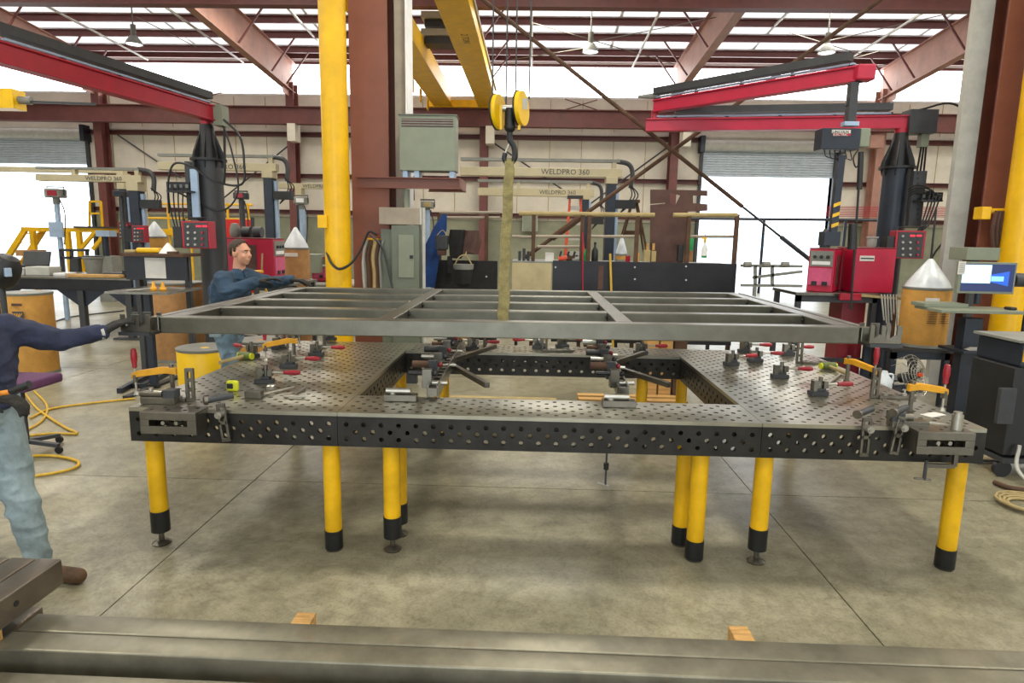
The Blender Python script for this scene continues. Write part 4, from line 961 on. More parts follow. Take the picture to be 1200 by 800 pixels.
pb(MB(), 976, 997, 156, 159, e.y-.064, .003).build('name_strip', 'red', fb); pb(MB(), 1008, 1020, 150, 172, e.y-.04, .12).build('motor', 'grey_green', fb, bevel=.01); pb(MB(), 990, 1007, 142, 147, e.y-.05, .1).build('top_plate', 'steel_blue', fb)
p = at(975.5, 155.8, Y=e.y-.066); s_ = (at(997, 155, Y=e.y).x-at(975, 155, Y=e.y).x)
text('LINCOLN', s_*.2, p, (1,0,0), (0,0,1), 'black', fb, name='sign_lettering'); p = at(976, 159, Y=e.y-.068); text('ELECTRIC', s_*.18, p, (1,0,0), (0,0,1), 'paper', fb, name='sign_lettering')
for k in range(6): cables(fb, [at(966+k*6, 175, Y=e.y+.02), at(968+k*6, 183+k % 3*2, Y=e.y+.0), at(978+k*3, 186, Y=e.y+.02)], .006)
YM = e.y
def strut(name, pts, r, m, label, cat='pole', Y=None, parent=None, w=None):
    t = thing(name, label, cat, pz(*pts[0], Y)) ; MB().tube([pz(*q, Y) for q in pts], r, 10).build('pole', m, t); return t
t = thing('striped_pole', 'dark blue square pole with yellow hazard stripes hanging below the feeder box', 'pole', pz(986, 184, YM)); MB().bar(pz(986, 182, YM), pz(976, 272, YM), .075, .06, (0,1,0)).build('pole', 'dark_blue', t)
for k in range(3):
    y_ = 240+k*12; f_ = lambda y: 986-(y-182)/90*10
    MB().prism([(-.039, -.03), (.039, .0), (.039, .04), (-.039, .01)], pz(f_(y_), y_, YM)+Vector((0, -.032, 0)), (1,0,0), (0,0,1), .006).build('hazard_stripe', 'yellow', t)
pb(MB(), 966, 985, 271, 288, YM-.08, .16).build('junction_box', 'dark_blue', t, bevel=.005)
t = strut('pendant_pole', [(1009, 178), (1006, 225), (997, 362)], .013, 'black', 'thin black pendant pole hanging right of the striped pole', Y=YM-.1); MB().cyl(pz(1009, 178, YM-.1), pz(1007, 222, YM-.1), .03).build('sleeve', 'black', t)
MB().cyl(pz(999.5, 262, YM-.1), pz(998.5, 292, YM-.1), .045, .05).build('weight', 'black', t)
cables(t, [pz(1006, 175, YM-.1), pz(1000, 185, YM-.1), pz(1003, 196, YM-.1), pz(1008, 190, YM-.1)], .008)

# ---- cable racks and control boxes on the jib columns
def rack(x0, x1, y0, y1, Y, label, bxr, side):
    t = thing('cable_rack', label, 'cable rack', pz((x0+x1)/2, y1, Y))
    pb(MB(), x0, x1, y0, y1, Y, .08).build('upright', 'dark_grey', t); 
    n = int((y1-y0)/6)
    for k in range(n): pb(MB(), (x0+x1)/2-1.2, (x0+x1)/2+1.2, y0+k*6+2, y0+k*6+4, Y-.004, .003).build('slot', 'black', t)
    a0, a1, b0, b1 = bxr
    pb(MB(), a0, a1, b0, b1, Y-.05, .03).build('bracket', 'black', t); pb(MB(), a0, a1, b1, b1+2, Y-.2, .2).build('shelf', 'black', t)
    for k in range(4):
        xx = a0+(a1-a0)*(k+.5)/4; pb(MB(), xx-1.5, xx+1.5, (b0+b1)/2-2, (b0+b1)/2+2, Y-.055, .004).build('cable_hole', 'grey', t)
    return t
t = rack(218, 229, 189, 258, 4.95, 'slotted cable rack with a black shelf on the left jib column', (195, 222, 213, 223), -1)
pb(MB(), 224, 232, 198, 255, 4.9, .04).build('blue_strip', 'steel_blue', t)
for k in range(4): cables(t, [pz(197+k*6, 218, 4.85), pz(199+k*5, 240, 4.85), pz(204+k*4, 262+k*3, 4.85), pz(213+k*2, 285, 4.85)], .01)
cables(t, [pz(198, 250, 4.84), pz(197, 215, 4.82), pz(204, 192, 4.8), pz(225, 195, 4.8), pz(250, 212, 4.8), pz(283, 216, 4.8), pz(286, 190, 4.8), pz(281, 160, 4.8), pz(262, 140, 4.8)], .014)
t = rack(1068, 1083, 200, 265, 5.3, 'slotted cable rack with a black shelf beside the right jib column', (1080, 1105, 225, 234), 1)
for k in range(4): cables(t, [pz(1064, 222+k*3, 5.25), pz(1074, 217+k*3, 5.2), pz(1088+k*4, 220+k*3, 5.2), pz(1089+k*4, 232, 5.2), pz(1080+k*3, 262, 5.2), pz(1072, 275, 5.2)], .01)
def cbox(x0, x1, y0, y1, Y, label, side, stand=False):
    t = thing('control_box', label, 'control box', pz((x0+x1)/2, y1, Y))
    if not stand: MB().bx(pz((x0+x1)/2-3, y0, Y).x, pz((x0+x1)/2+3, y0, Y).x, Y+.16, Y+.42, pz(x0, (y0+y1)/2, Y).z-.04, pz(x0, (y0+y1)/2, Y).z+.04).build('mount_arm', 'dark_grey', t)
    pb(MB(), x0, x1, y0, y1, Y, .16).build('case', 'red', t, bevel=.006); w_ = x1-x0; h_ = y1-y0
    pb(MB(), x0+w_*.08, x1-w_*.08, y0+h_*.06, y1-h_*.04, Y-.008, .008).build('face_plate', 'dark_grey', t)
    for i in range(3):
        for j in range(4):
            c = pz(x0+w_*(.24+.25*i), y0+h_*(.2+.22*j), Y-.008)
            if j == 0 and i > 0: pb(MB(), x0+w_*(.4+.22*i)-4, x0+w_*(.4+.22*i)+2, y0+h_*.15, y0+h_*.22, Y-.012, .004).build('digital_display', 'led', t)
            else: MB().cyl(c+Vector((0, -.02, 0)), c, .014, n=12).build('knob', 'light_grey' if i < 2 else 'red', t)
    cx_ = x0-2 if side < 0 else x1+2
    pb(MB(), x0-10 if side < 0 else x1, x0 if side < 0 else x1+6, y0+h_*.2, y1-h_*.02, Y+.02, .14).build('side_box', 'black', t)
    MB().tube([pz(x0+3, y0, Y+.05), pz(x0+4, y0-4, Y+.05), pz(x1-4, y0-4, Y+.05), pz(x1-3, y0, Y+.05)], .008).build('carry_handle', 'black', t)
    if stand: MB().bx(pz((x0+x1)/2-1.5, y1, Y).x, pz((x0+x1)/2+1.5, y1, Y).x, Y+.04, Y+.1, 0, pz(x0, y1, Y).z).build('post', 'dark_grey', t)
    return t
cbox(213, 246, 259, 291, 4.6, 'red-edged control box with rows of knobs on the left jib column', -1); cbox(1049, 1084, 270, 303, 5.0, 'red-edged control box with glowing red digits on the right jib column', -1)
cbox(139, 150, 260, 280, 9.5, 'small red and black control box left of the far drum with a white cone', 1, True); cbox(155, 169, 264, 284, 8.65, 'red-sided feeder control box beside the drum with a white cone', -1, True)

# ---- red welding machines
def welder(c, w, l, h, rz, label, group='red welding machines', plain=False):
    t = thing('welding_machine', label, 'welding machine', c, group); c = Vector(c); M = Matrix.Rotation(rz, 3, 'Z')
    def B(name, m, cc, s, bev=.0): return MB().box(c+M @ Vector(cc), s, rz).build(name, m, t, bevel=bev)
    B('case', 'magenta_red', (0, 0, h/2), (w, l, h), .01); B('lid', 'red_dark', (0, 0, h+.008), (w*1.01, l*1.01, .016), .004)
    if plain: B('label_plate', 'paper', (-w*.22, -l/2-.004, h*.78), (w*.36, .008, h*.12)); B('label_print', 'dark_grey', (-w*.22, -l/2-.009, h*.78), (w*.32, .004, h*.03)); return t
    B('front_panel', 'grey', (0, -l/2-.006, h*.78), (w*.88, .012, h*.36)); B('lower_panel', 'pink_panel', (0, -l/2-.006, h*.36), (w*.88, .014, h*.4))
    for s_ in (-1, 1): B('vent', 'brown_plate', (s_*(w/2+.004), -.02, h*.5), (.008, l*.28, h*.72))
    for k in range(3):
        q = c+M @ Vector((-w*.25+w*.25*k, -l/2-.02, h*.82)); MB().cyl(q, q+M @ Vector((0, -.015, 0)), .022, n=14).build('dial', 'black', t)
    B('gauge', 'white', (0, -l/2-.014, h*.68), (w*.7, .006, h*.08)); B('socket', 'black', (w*.2, -l/2-.02, h*.2), (.06, .03, .05)); B('socket', 'black', (-w*.2, -l/2-.02, h*.2), (.06, .03, .05))
    return t
p = pz(296, 328, 5.9); pt = pz(296, 280, 5.9); welder((p.x, 6.0, p.z), .42, .75, pt.z-p.z, pi/2, 'large red welding machine right behind the man in the work shirt')
x0_ = pz(245, 330, 5.6).x; x1_ = pz(350, 330, 5.6).x
def bench(name, x0, x1, y0, y1, zt, label, m='dark_grey', top='steel', legs=True):
    t = thing(name, label, 'bench', ((x0+x1)/2, (y0+y1)/2, 0)); MB().bx(x0, x1, y0, y1, zt-.04, zt-.002).build('bench_top', top, t, bevel=.003)
    for x in (x0+.05, x1-.05):
        for y in (y0+.05, y1-.05): MB().bx(x-.03, x+.03, y-.03, y+.03, 0, zt-.04).build('leg', m, t)
    MB().bx(x0+.05, x1-.05, y0+.03, y0+.07, zt*.3, zt*.3+.05).build('stretcher', m, t); MB().bx(x0+.02, x1-.02, y0+.02, y0+.06, zt-.12, zt-.04).build('front_apron', m, t)
    return t
bench('machine_stand', x0_, x1_, 5.5, 6.4, p.z, 'dark steel stand under the large red welding machine behind the man')
p1 = pz(962, 342, 4.7); h1 = pz(962, 292, 4.7).z-p1.z; welder((pz(966, 320, 4.95).x, 4.95, p1.z), .3, .52, h1, -.6, 'red welding machine with a grey front panel left of the right jib column')
h2 = pz(1012, 291, 4.95).z-p1.z; welder((pz(1012, 320, 5.0).x, 5.0, p1.z), .5, .52, h2, 0, 'plain-sided red welding machine between the pendant pole and the right jib column', plain=True)
st_ = bench('machine_stand', pz(933, 345, 4.6).x, pz(1032, 345, 4.6).x, 4.6, 5.4, p1.z, 'dark steel stand under the two red welding machines at the right')
p2 = pz(385, 335, 8); welder((p2.x-.05, 8.4, pz(380, 330, 8).z), .6, .5, .42, 0, 'red machine cabinet partly hidden behind the yellow pipe column'); p3 = pz(412, 330, 8)
bench('far_bench', pz(340, 332, 8).x, pz(425, 332, 8).x, 7.9, 9, pz(380, 331, 8).z, 'grey bench behind the yellow pipe column', 'grey_green', 'light_grey')
for i, (px, py, l) in enumerate(((481, 306, 'cup-like steel canister on top of the right red welding machine'), )): pass
c = pz(1021, 291, 5.3); MB().lathe([(.05, 0), (.06, .02), (.06, .11), (.075, .12), (.075, .14), (.01, .14)], (c.x, 5.3, p1.z+h2+.018), 18).build('canister', 'light_grey', label='white-topped canister standing on the plain-sided red machine', cat='canister')
MB().lathe([(.06, 0), (.06, .12), (.045, .2), (.02, .24)], (pz(966, 290, 4.95).x, 4.95, p1.z+h1+.018), 18).build('black_bottle', 'black', label='black bottle on the red machine with the grey panel', cat='bottle')
MB().lathe([(.06, 0), (.075, .03), (.075, .12), (.05, .2), (.01, .21)], (pz(272, 275, 5.9).x, 6.0, pt.z+.018), 18).build('helmet_lamp', 'grey', label='rounded grey canister on the left end of the large red machine', cat='canister')
for k, (px, l) in enumerate(((288, 'small reel of welding cable on the large red machine, left'), (301, 'small reel of welding cable on the large red machine, right'))):
    c = pz(px, 277, 5.95); MB().cyl((c.x-.06, 6.0, pt.z+.10), (c.x+.06, 6.0, pt.z+.10), .08, n=20).build('cable_reel', 'dark_grey' if k else 'black', label=l, cat='reel')
# gas valve in front of the big red machine
c = pz(300, 318, 5.3); t = thing('gas_valve', 'brass gas valve with hoses in front of the large red machine', 'valve', c); MB().cyl(c+Vector((-.1,0,0)), c+Vector((.1,0,0)), .02).build('valve_body', 'orange', t); MB().cyl(c+Vector((.08, 0, 0)), c+Vector((.1, 0, .25)), .012).build('lever', 'tan', t); cables(t, [c, c+Vector((.1,0,-.15)), c+Vector((.15,0,-.4)), c+Vector((.1,0,-.7))], .012, 'hose_yellow', 'hose'); MB().bx(c.x-.02, c.x+.02, 5.3, 5.34, 0, c.z).build('standpipe', 'dark_grey', t)

# ---- fibre drums
t, x, z, r = drum(31, 342, 4.6, .56, None, 'large orange cardboard drum with a dark printed triangle at the left edge', 'card_orange')
c = Vector((x, 4.6-r-.004, z)); MB().prism([(-.02, -.38), (.16, -.38), (.16, -.22), (.02, -.22)], c, (1,0,0), (0,0,1), .006).build('printed_mark', 'dark_grey', t, label='dark printed triangle')
for k in range(5): MB().prism([(0, 0), (.012, 0), (.13-.03*k, .13+.0*k), (.118-.03*k, .13)], c+Vector((.02, -.004, -.375)), (1,0,0), (0,0,1), .002).build('printed_ray', 'orange', t)
MB().prism([(.02, -.15), (.15, -.15), (.15, -.12), (.02, -.12)], c, (1,0,0), (0,0,1), .006).build('printed_band', 'brown_plate', t); MB().prism([(-.2, -.12), (-.14, -.12), (-.14, -.09), (-.2, -.09)], c+Vector((0,.05,0)), (1,0,0), (0,0,1), .006).build('printed_band', 'brown_plate', t)
drum(240, 406, 3.25, .56, None, 'yellow drum with a grey rim between the table corner and the man', 'yellow_bright')
drum(304, 388, 3.5, .5, .7, 'orange-brown cardboard drum behind the man in the work shirt', 'card_orange')
drum(206, 330, 5.75, .72, None, 'large brown cardboard drum behind the black panel stand', 'card')
drum(182, 277, 9.8, .45, None, 'distant cardboard drum under a white plastic cone, left of the left jib column', 'card_orange', cone=.3)
t, x, z, r = drum(347, 290, 7.0, .42, None, 'cardboard drum under a clear plastic cone behind the gloved hands', 'card', cone=.32); MB().prism([(-.15, -.14), (.1, -.14), (.1, -.08), (-.15, -.08)], (x, 7-r-.003, z), (1,0,0), (0,0,1), .004).build('paper_label', 'paper', t)
pd = pz(1088, 336, 4.2); zb2 = pz(1085, 408, 4.0).z
t, x, z, r = drum(1087, 336, 4.2, .5, None, 'big brown cardboard drum under a white cone beside the computer stand', 'card_orange', z0=zb2, cone=.32)
MB().prism([(-.16, -.16), (.0, -.16), (.0, -.11), (-.16, -.11)], (x, 4.2-r-.004, z), (1,0,0), (0,0,1), .006).build('paper_label', 'paper', t)
for k in range(9): MB().prism([(-.12, 0), (-.01, 0), (-.01, .005), (-.12, .005)], (x, 4.2-r-.004, z-.24-.02*k), (1,0,0), (0,0,1), .006).build('print_line', 'brown_plate', t); MB().prism([(.02, 0), (.13, 0), (.13, .005), (.02, .005)], (x, 4.2-r-.004+.012, z-.24-.02*k), (1,0,0), (0,0,1), .012).build('print_line', 'brown_plate', t)
MB().tube([(x, 4.2, z+.32), pz(1097, 245, 4.2)], .012).build('wire_conduit', 'black', t)
bench('drum_table', pz(1045, 410, 3.9).x, pz(1118, 410, 3.9).x, 3.9, 4.6, zb2, 'low black steel table carrying the big brown drum', 'dark_blue', 'black')
t = thing('rod_rack', 'wire rack of pale welding rods hanging at the right end of the frame', 'rack', pz(1037, 350, 4.4)); 
for k in range(6):
    MB().tube([pz(1033+k*3.5, 345, 4.4), pz(1036+k*3, 375+(k % 3)*4, 4.42)], .009).build('rod', 'light_grey', t)
MB().bar(pz(1010, 346, 4.42), pz(1056, 350, 4.42), .03, .03).build('rail', 'tan', t); MB().bar(pz(1050, 347, 4.42), (pz(1052, 350, 4.42).x, 4.42, 0), .03, .03, (0,1,0)).build('post', 'rust', t)
pb(MB(), 985, 1010, 344, 352, 4.5, .05).build('red_cap', 'red', st_, bevel=.006); xx0 = pz(978, 380, 4.9).x; MB().bx(xx0, xx0+.3, 4.75, 5.1, 0, p1.z-.13).build('lower_cabinet', 'red_dark', st_, bevel=.006)
# ---- electrical gear on the left column
YE = 4.42
t = thing('transformer_shelf', 'red-brown steel shelf beam bolted across the H column under the grey transformer', 'shelf', pz(478, 213, YE))
a = pz(416, 213, YE); b = pz(540, 213, YE); MB().chan((a.x, YE+.05, a.z), (b.x, YE+.05, a.z), .08, .13, .01).build('front_channel', 'column_red', t); MB().chan((a.x+.8, YE+.6, a.z), (b.x, YE+.6, a.z), .08, .13, .01).build('rear_channel', 'column_red', t); MB().bx(b.x-.02, b.x, YE+.02, YE+.64, a.z-.065, a.z+.065).build('end_plate', 'column_red', t)
zs = a.z+.068
t = thing('transformer', 'large grey-green electrical transformer box on the shelf beside the H column', 'transformer', pz(502, 200, YE))
x0_ = pz(468, 170, YE).x; x1_ = pz(534, 170, YE).x; z1_ = pz(500, 135, YE).z; z0_ = pz(500, 200, YE).z
MB().bx(x0_, x1_, YE, YE+.28, z0_, z1_).build('housing', 'grey_green', t, bevel=.006); MB().bx(x0_+.03, x1_-.03, YE-.006, YE, z1_-.13, z1_-.04).build('louvre_recess', 'brown_plate', t)
for k in range(3): MB().bx(x0_+.03, x1_-.03, YE-.01, YE-.004, z1_-.12+.028*k, z1_-.108+.028*k).build('louvre', 'grey', t)
MB().bx(x0_-.01, x1_+.01, YE-.012, YE+.29, z1_, z1_+.012).build('lid', 'panel_green', t)
for x in (x0_+.06, x0_+.2, x1_-.05): MB().bx(x-.03, x+.03, YE+.03, YE+.25, zs, z0_).build('foot', 'steel_blue', t)
t = thing('wireway_box', 'tan sheet-metal wireway box fixed above the grey electrical panel', 'box', pz(470, 255, YE)); pb(MB(), 444, 492, 243, 263, YE, .2).build('box', 'flange_tan', t, bevel=.004); pb(MB(), 492, 494, 243, 263, YE, .2).build('end_cover', 'light_grey', t)
t = thing('electrical_panel', 'tall grey-green electrical panel with a small door beside the H column', 'panel', pz(473, 330, YE)); x0_ = pz(459, 300, YE).x; x1_ = pz(491, 300, YE).x; zt2 = pz(475, 264, YE).z
MB().bx(x0_, x1_, YE, YE+.2, .35, zt2).build('case', 'panel_green', t, bevel=.004); MB().bx(x0_-.14, x0_-.002, YE+.05, YE+.2, .35, zt2-.05).build('side_gutter', 'panel_green', t)
d = pb(MB(), 467, 485, 275, 325, YE-.012, .012).build('door', 'grey_green', t, bevel=.002); pb(MB(), 480, 484, 299, 303, YE-.02, .008).build('latch', 'black', d); MB().bx(x0_+.05, x1_-.05, YE+.05, YE+.15, 0, .35).build('stand', 'dark_grey', t)
MB().cyl((x1_+.05, YE+.05, 0), (x1_+.05, YE+.05, pz(490, 243, YE).z), .022).build('conduit', 'light_grey', t); MB().cyl((x1_-.17, YE+.12, pz(490, 243, YE).z), (x1_-.17, YE+.12, zs-.14), .04).build('conduit', 'grey_green', t)
t = thing('hose_hanger', 'yellow hose hanger with grey and tan hoses hanging on the H column', 'hose hanger', pz(437, 285, 4.6)); pb(MB(), 430, 444, 279, 286, 4.5, .16).build('bracket', 'yellow', t, bevel=.01); pb(MB(), 436, 443, 284, 295, 4.48, .05).build('bracket', 'yellow', t, bevel=.01)
for k, (px, c_, r_) in enumerate(((427, 'light_grey', .02), (432, 'rust', .025), (438, 'tan', .03), (442, 'rust', .022), (446, 'grey', .018), (428, 'grey', .016))):
    cables(t, [pz(px+3, 281, 4.45), pz(px-1, 300, 4.45), pz(px+(k % 3)-1, 320, 4.45), pz(px+1, 345, 4.45)], r_, c_, 'hose')
cables(t, [pz(442, 275, 4.42), pz(432, 272, 4.42), pz(424, 290, 4.3), pz(412, 308, 4.1), pz(398, 315, 3.98), pz(388, 308, 4.0), pz(383, 296, 4.1)], .016, 'black'); cables(t, [pz(434, 275, 4.42), pz(448, 290, 4.42), pz(456, 320, 4.42), pz(462, 345, 4.42)], .014, 'dark_grey')
pb(MB(), 423, 430, 287, 293, 4.6, .05).build('red_tag', 'red', t)
one('yellow_box', 'yellow', (372, 383, 252, 267, 4.05, .12), 'small yellow box fixed on the left of the yellow pipe column', 'box')
t = thing('cable_hanger', 'yellow cable hanger bracket on the right H column', 'cable hanger', pz(1160, 250, 4.6)); pb(MB(), 1151, 1162, 242, 257, 4.5, .16).build('bracket', 'yellow', t, bevel=.01); pb(MB(), 1162, 1181, 244, 250, 4.52, .05).build('bracket', 'yellow', t, bevel=.01)
for k in range(3): cables(t, [pz(1168+k*4, 247, 4.48), pz(1163+k*5, 270, 4.48), pz(1165+k*4, 300, 4.48)], .022, 'brown_plate', 'hose')

# ---- middle work rack: rails, panels, clothes and things on it
YR = 6.0
t = thing('work_rack', 'pipe-railed work rack with black steel side plates in the middle of the hall', 'rack', (pz(735, 340, YR).x, YR+.3, 0))
for a, b in (((608, 250), (767, 252)), ((789, 252), (864, 252))): MB().tube([pz(*a, YR), pz(*b, YR)], .035, 10).build('top_rail', 'tan', t)
for a, b in (((628, 277), (683, 277)), ((691, 277), (745, 277)), ((808, 277), (862, 277)), ((630, 289), (682, 289)), ((600, 277), (626, 278)), ((515, 249), (586, 249)), ((517, 255), (586, 255))): MB().tube([pz(*a, YR+.05), pz(*b, YR+.05)], .022, 8).build('rail', 'flange_tan', t)
for px in (625, 682, 690, 746, 806, 862, 515, 570): MB().bx(pz(px-2.2, 280, YR).x, pz(px+2.2, 280, YR).x, YR-.03, YR+.03, 0, pz(px, 251, YR).z).build('post', 'rust', t)
def panel(x0, x1, y0, m, nm='side_plate', z0=.35, y=YR-.08, parent=t):
    a = pz(x0, 320, y); b = pz(x1, 320, y); return MB().bx(a.x, b.x, y-.012, y, z0, pz((x0+x1)/2, y0, y).z).build(nm, m, parent, bevel=.002)
panel(509, 583, 305, 'black_soft'); panel(600, 646, 308, 'plywood', 'plywood_sheet'); panel(647.5, 862.5, 307, 'black_plate')
for px, py in ((651, 313), (683, 308), (744, 313), (804, 312), (744, 327), (804, 328), (512, 310), (570, 324)): MB().cyl(pz(px, py, YR-.1), pz(px, py, YR-.09), .014, n=10).build('bolt', 'light_grey', t)
pb(MB(), 701, 707, 311, 339, YR-.1, .006).build('slot_plate', 'brown_plate', t)
MB().bx(pz(600, 306, YR).x, pz(862, 306, YR).x, YR-.07, YR+.9, pz(735, 308, YR).z-.05, pz(735, 308, YR).z-.0).build('shelf', 'grey', t)
for px in (605, 735, 855): MB().bx(pz(px-2, 300, YR).x, pz(px+2, 300, YR).x, YR+.8, YR+.86, 0, pz(735, 308, YR).z-.05).build('rear_leg', 'dark_grey', t)
ZS = pz(735, 308, YR).z+.001
# flame-cut plate
t = thing('cut_plate', 'tall brown steel plate with cut-out holes standing on the work rack', 'steel plate', (pz(790, 300, 6.3).x, 6.3, ZS))
def PP(px, py): q = pz(px, py, 6.3); return (q.x, q.z)
o_ = [PP(762, 222), PP(829, 223), PP(829, 230), PP(812, 229), PP(812, 238), PP(829, 239), PP(829, 247), PP(806, 248), (PP(801, 300)[0], ZS), (PP(762, 300)[0], ZS), PP(762, 240), PP(785, 238), PP(791, 241), PP(797, 229), PP(785, 226), PP(785, 237), PP(762, 239)]
b_ = MB(); k = len(o_)
b_.prism(o_, (0, 6.3, 0), (1,0,0), (0,0,1), .014).build('plate', 'brown_plate', t)
# ladders
def ladder(label, l0, r0, l1, r1, Y, m, n, rung='light_grey', cap=None):
    t = thing('step_ladder', label, 'ladder', (pz(l0[0], l0[1], Y).x, Y, 0)); a, b, c, d = [pz(*q, Y) for q in (l0, r0, l1, r1)]
    def ext(top, bot): f_ = (top.z)/(top.z-bot.z); q = top+(bot-top)*f_; return Vector((q.x, Y, .0))
    fa, fb_ = ext(c, a), ext(d, b)
    for u, v in ((c, fa), (d, fb_)): MB().bar(u, v, .04, .07, (0,1,0)).build('side_rail', m, t)
    for k in range(n):
        f_ = (k+.7)/n; MB().bar(c+(fa-c)*f_, d+(fb_-d)*f_, .08, .03, (0,1,0)).build('rung', rung, t)
    MB().box((c+d)/2, ((d-c).length+.1, .2, .06)).build('top_cap', cap or m, t)
    for u, v in ((c, fa), (d, fb_)): MB().bar(u+Vector((0, .1, 0)), v+Vector((0, .9, 0)), .03, .04, (0,1,0)).build('rear_leg', m, t)
ladder('orange fibreglass step ladder with white rungs behind the work rack', (663, 300), (684, 300), (668, 231), (680, 231), 9.5, 'orange_red', 9, cap='dark_grey')
ladder('brown wooden A-shaped step ladder behind the work rack', (727, 290), (757, 290), (741, 236), (746, 236), 9.5, 'rust', 3, 'rust')
# things on the rack shelf
def bottle(px, Y, r, h, m, label, capm='black', z=None): 
    x = pz(px, 300, Y).x; z = ZS if z is None else z; t = thing('bottle', label, 'bottle', (x, Y, z)); MB().lathe([(r*.9, 0), (r, .01), (r, h*.65), (r*.35, h*.85), (r*.3, h)], (x, Y, z), 16).build('body', m, t); MB().lathe([(r*.4, h*.98), (r*.4, h*1.12)], (x, Y, z), 12).build('cap', capm, t)
t = thing('spray_bottle', 'spray bottle with a yellow nozzle and green bottom hanging on the right rack rail', 'spray bottle', pz(825, 302, YR-.06)); p = pz(825, 302, YR-.1)
MB().lathe([(.035, 0), (.04, .01), (.04, .03)], p, 16).build('green_liquid', 'green', t); MB().lathe([(.04, .031), (.04, .13), (.015, .2), (.014, .22)], p, 16).build('body', 'white', t); MB().box(p+Vector((.0, 0, .25)), (.03, .025, .07)).box(p+Vector((-.02, 0, .28)), (.06, .022, .025)).build('trigger_head', 'yellow', t); MB().tube([p+Vector((0,0,.29)), p+Vector((0,.06,.5))], .006).build('hanging_wire', 'grey', t)
one('green_crate', 'green', (798, 813, 279, 293, 6.35, .3), 'green plastic crate on the right half of the work rack', 'crate'); 
one('brown_box', 'card', (801, 812, 294, 306.6, 6.3, .3), 'small brown carton under the green crate on the work rack', 'carton')
one('tin_block', 'tan', (755, 762, 293, 306.5, 6.05, .12), 'pale square tin on the work rack, left one of the pair', 'tin', group='pale tins'); one('tin_block', 'tan', (763.5, 769, 294, 306.5, 6.05, .12), 'pale square tin on the work rack, right one of the pair', 'tin', group='pale tins')
for i, px in enumerate((759, 766)):
    x = pz(px, 290, 6.1).x; z = pz(px, 293, 6.05).z; MB().cyl((x, 6.11, z+.002), (x, 6.11, z+.1), .02).build('wooden_handle', 'wood', label='short wooden handle sticking up from the %s pale tin' % ('left' if i == 0 else 'right'), cat='handle')
one('square_bar', 'black', (795, 801, 287, 306.5, 6.05, .1), 'short black square post right of the brown cut plate', 'post')
bottle(697, 6.1, .05, .26, 'black', 'black bottle on the work rack left of the tall column'); bottle(686, 6.25, .03, .2, 'green', 'small green bottle behind the rack post')
one('white_box', 'paper', (639, 649, 296, 306.5, 6.1, .12), 'small white box with dark print on the left of the rack shelf', 'box')
for k, px in enumerate((609, 614, 619)): MB().cyl((pz(px, 300, 6.1).x, 6.1, ZS), (pz(px, 300, 6.1).x, 6.1, ZS+.14+.04*(k % 2)), .022).build('dark_cylinder', 'dark_grey', label='dark cylinder at the left end of the rack shelf, %s of three' % ('leftmost', 'middle', 'rightmost')[k], cat='cylinder', group='dark cylinders')
for k, (px, m_, l) in enumerate(((660, 'orange_red', 'orange hand grinder on the rack shelf'), (669, 'rust', 'rusty clamp head on the rack shelf right of the orange grinder'), (676, 'light_grey', 'grey hand drill on the rack shelf beside the red pole'))):
    p = Vector((pz(px, 300, 6.15).x, 6.15, ZS)); t = thing('hand_tool', l, 'tool', p); MB().cyl(p+Vector((-.07, 0, .04)), p+Vector((.06, 0, .05)), .035, n=14).build('tool_body', m_, t, bevel=.005); MB().cyl(p+Vector((.05, 0, .05)), p+Vector((.1, 0, .09)), .02).build('tool_head', 'dark_grey', t); MB().bar(p+Vector((-.05, 0, .07)), p+Vector((-.03, 0, .15)), .03, .03, (0,1,0)).build('tool_grip', 'black', t)
drum(728, 297, 6.4, .18, .12, 'small round cardboard tub under a white cloth on the rack', 'card_orange', z0=ZS, cone=.28)
MB().lathe([(.03, 0), (.035, .01), (.035, .1), (.03, .1)], (pz(736, 300, 6.15).x, 6.15, ZS), 14).build('red_can', 'red', label='small red can beside the cardboard tub', cat='can')
MB().bx(pz(748, 300, 6.15).x-.012, pz(748, 300, 6.15).x+.012, 6.14, 6.16, ZS, ZS+.15).build('marker_pen', 'orange', label='orange marker standing on the rack shelf', cat='marker')
# poles leaning on the rack
MB().bar(pz(715, 297, YR-.13), Vector((pz(719, 340, YR-.13).x+.04, YR-.2, .0)), .03, .03, (0,1,0)).build('yellow_batten', 'hose_yellow', label='yellow batten leaning against the black plate of the work rack', cat='batten')
t = thing('red_pole', 'thin red and white pole leaning at the middle rack posts', 'pole', pz(684, 290, YR-.13)); a = pz(683, 272, YR-.1); b = Vector((pz(685, 340, YR-.1).x, YR-.2, 0)); MB().tube([a, a+(b-a)*.5], .012).build('red_part', 'red', t); MB().tube([a+(b-a)*.5, b], .014).build('white_part', 'light_grey', t)
# clothes and bags on the left rack rail
def cloth(name, pts, rad, m, label, cat, fl=.45):
    P = [pz(*q, YR-.16) for q in pts]; b = MB(); cp = curvepts(P, 5); n = len(cp); rr = []
    for i in range(n): q = i/(n-1)*(len(rad)-1); k = min(int(q), len(rad)-2); rr.append(rad[k]+(rad[k+1]-rad[k])*(q-k))
    v = []; K = 20; rn = random.Random(5)
    for i, c in enumerate(cp):
        for k in range(K): a = 2*pi*k/K; w = 1+.14*sin(5*a+i*.22)+.06*rn.random(); v.append(c+Vector((cos(a)*rr[i]*w, sin(a)*rr[i]*fl*w, .012*sin(3*a)*i/n)))
    b._add(v, [(i*K+k, i*K+(k+1) % K, (i+1)*K+(k+1) % K, (i+1)*K+k) for i in range(n-1) for k in range(K)]+[tuple(range(K)), tuple(range((n-1)*K, n*K))[::-1]], True)
    return b.build(name, m, label=label, cat=cat)
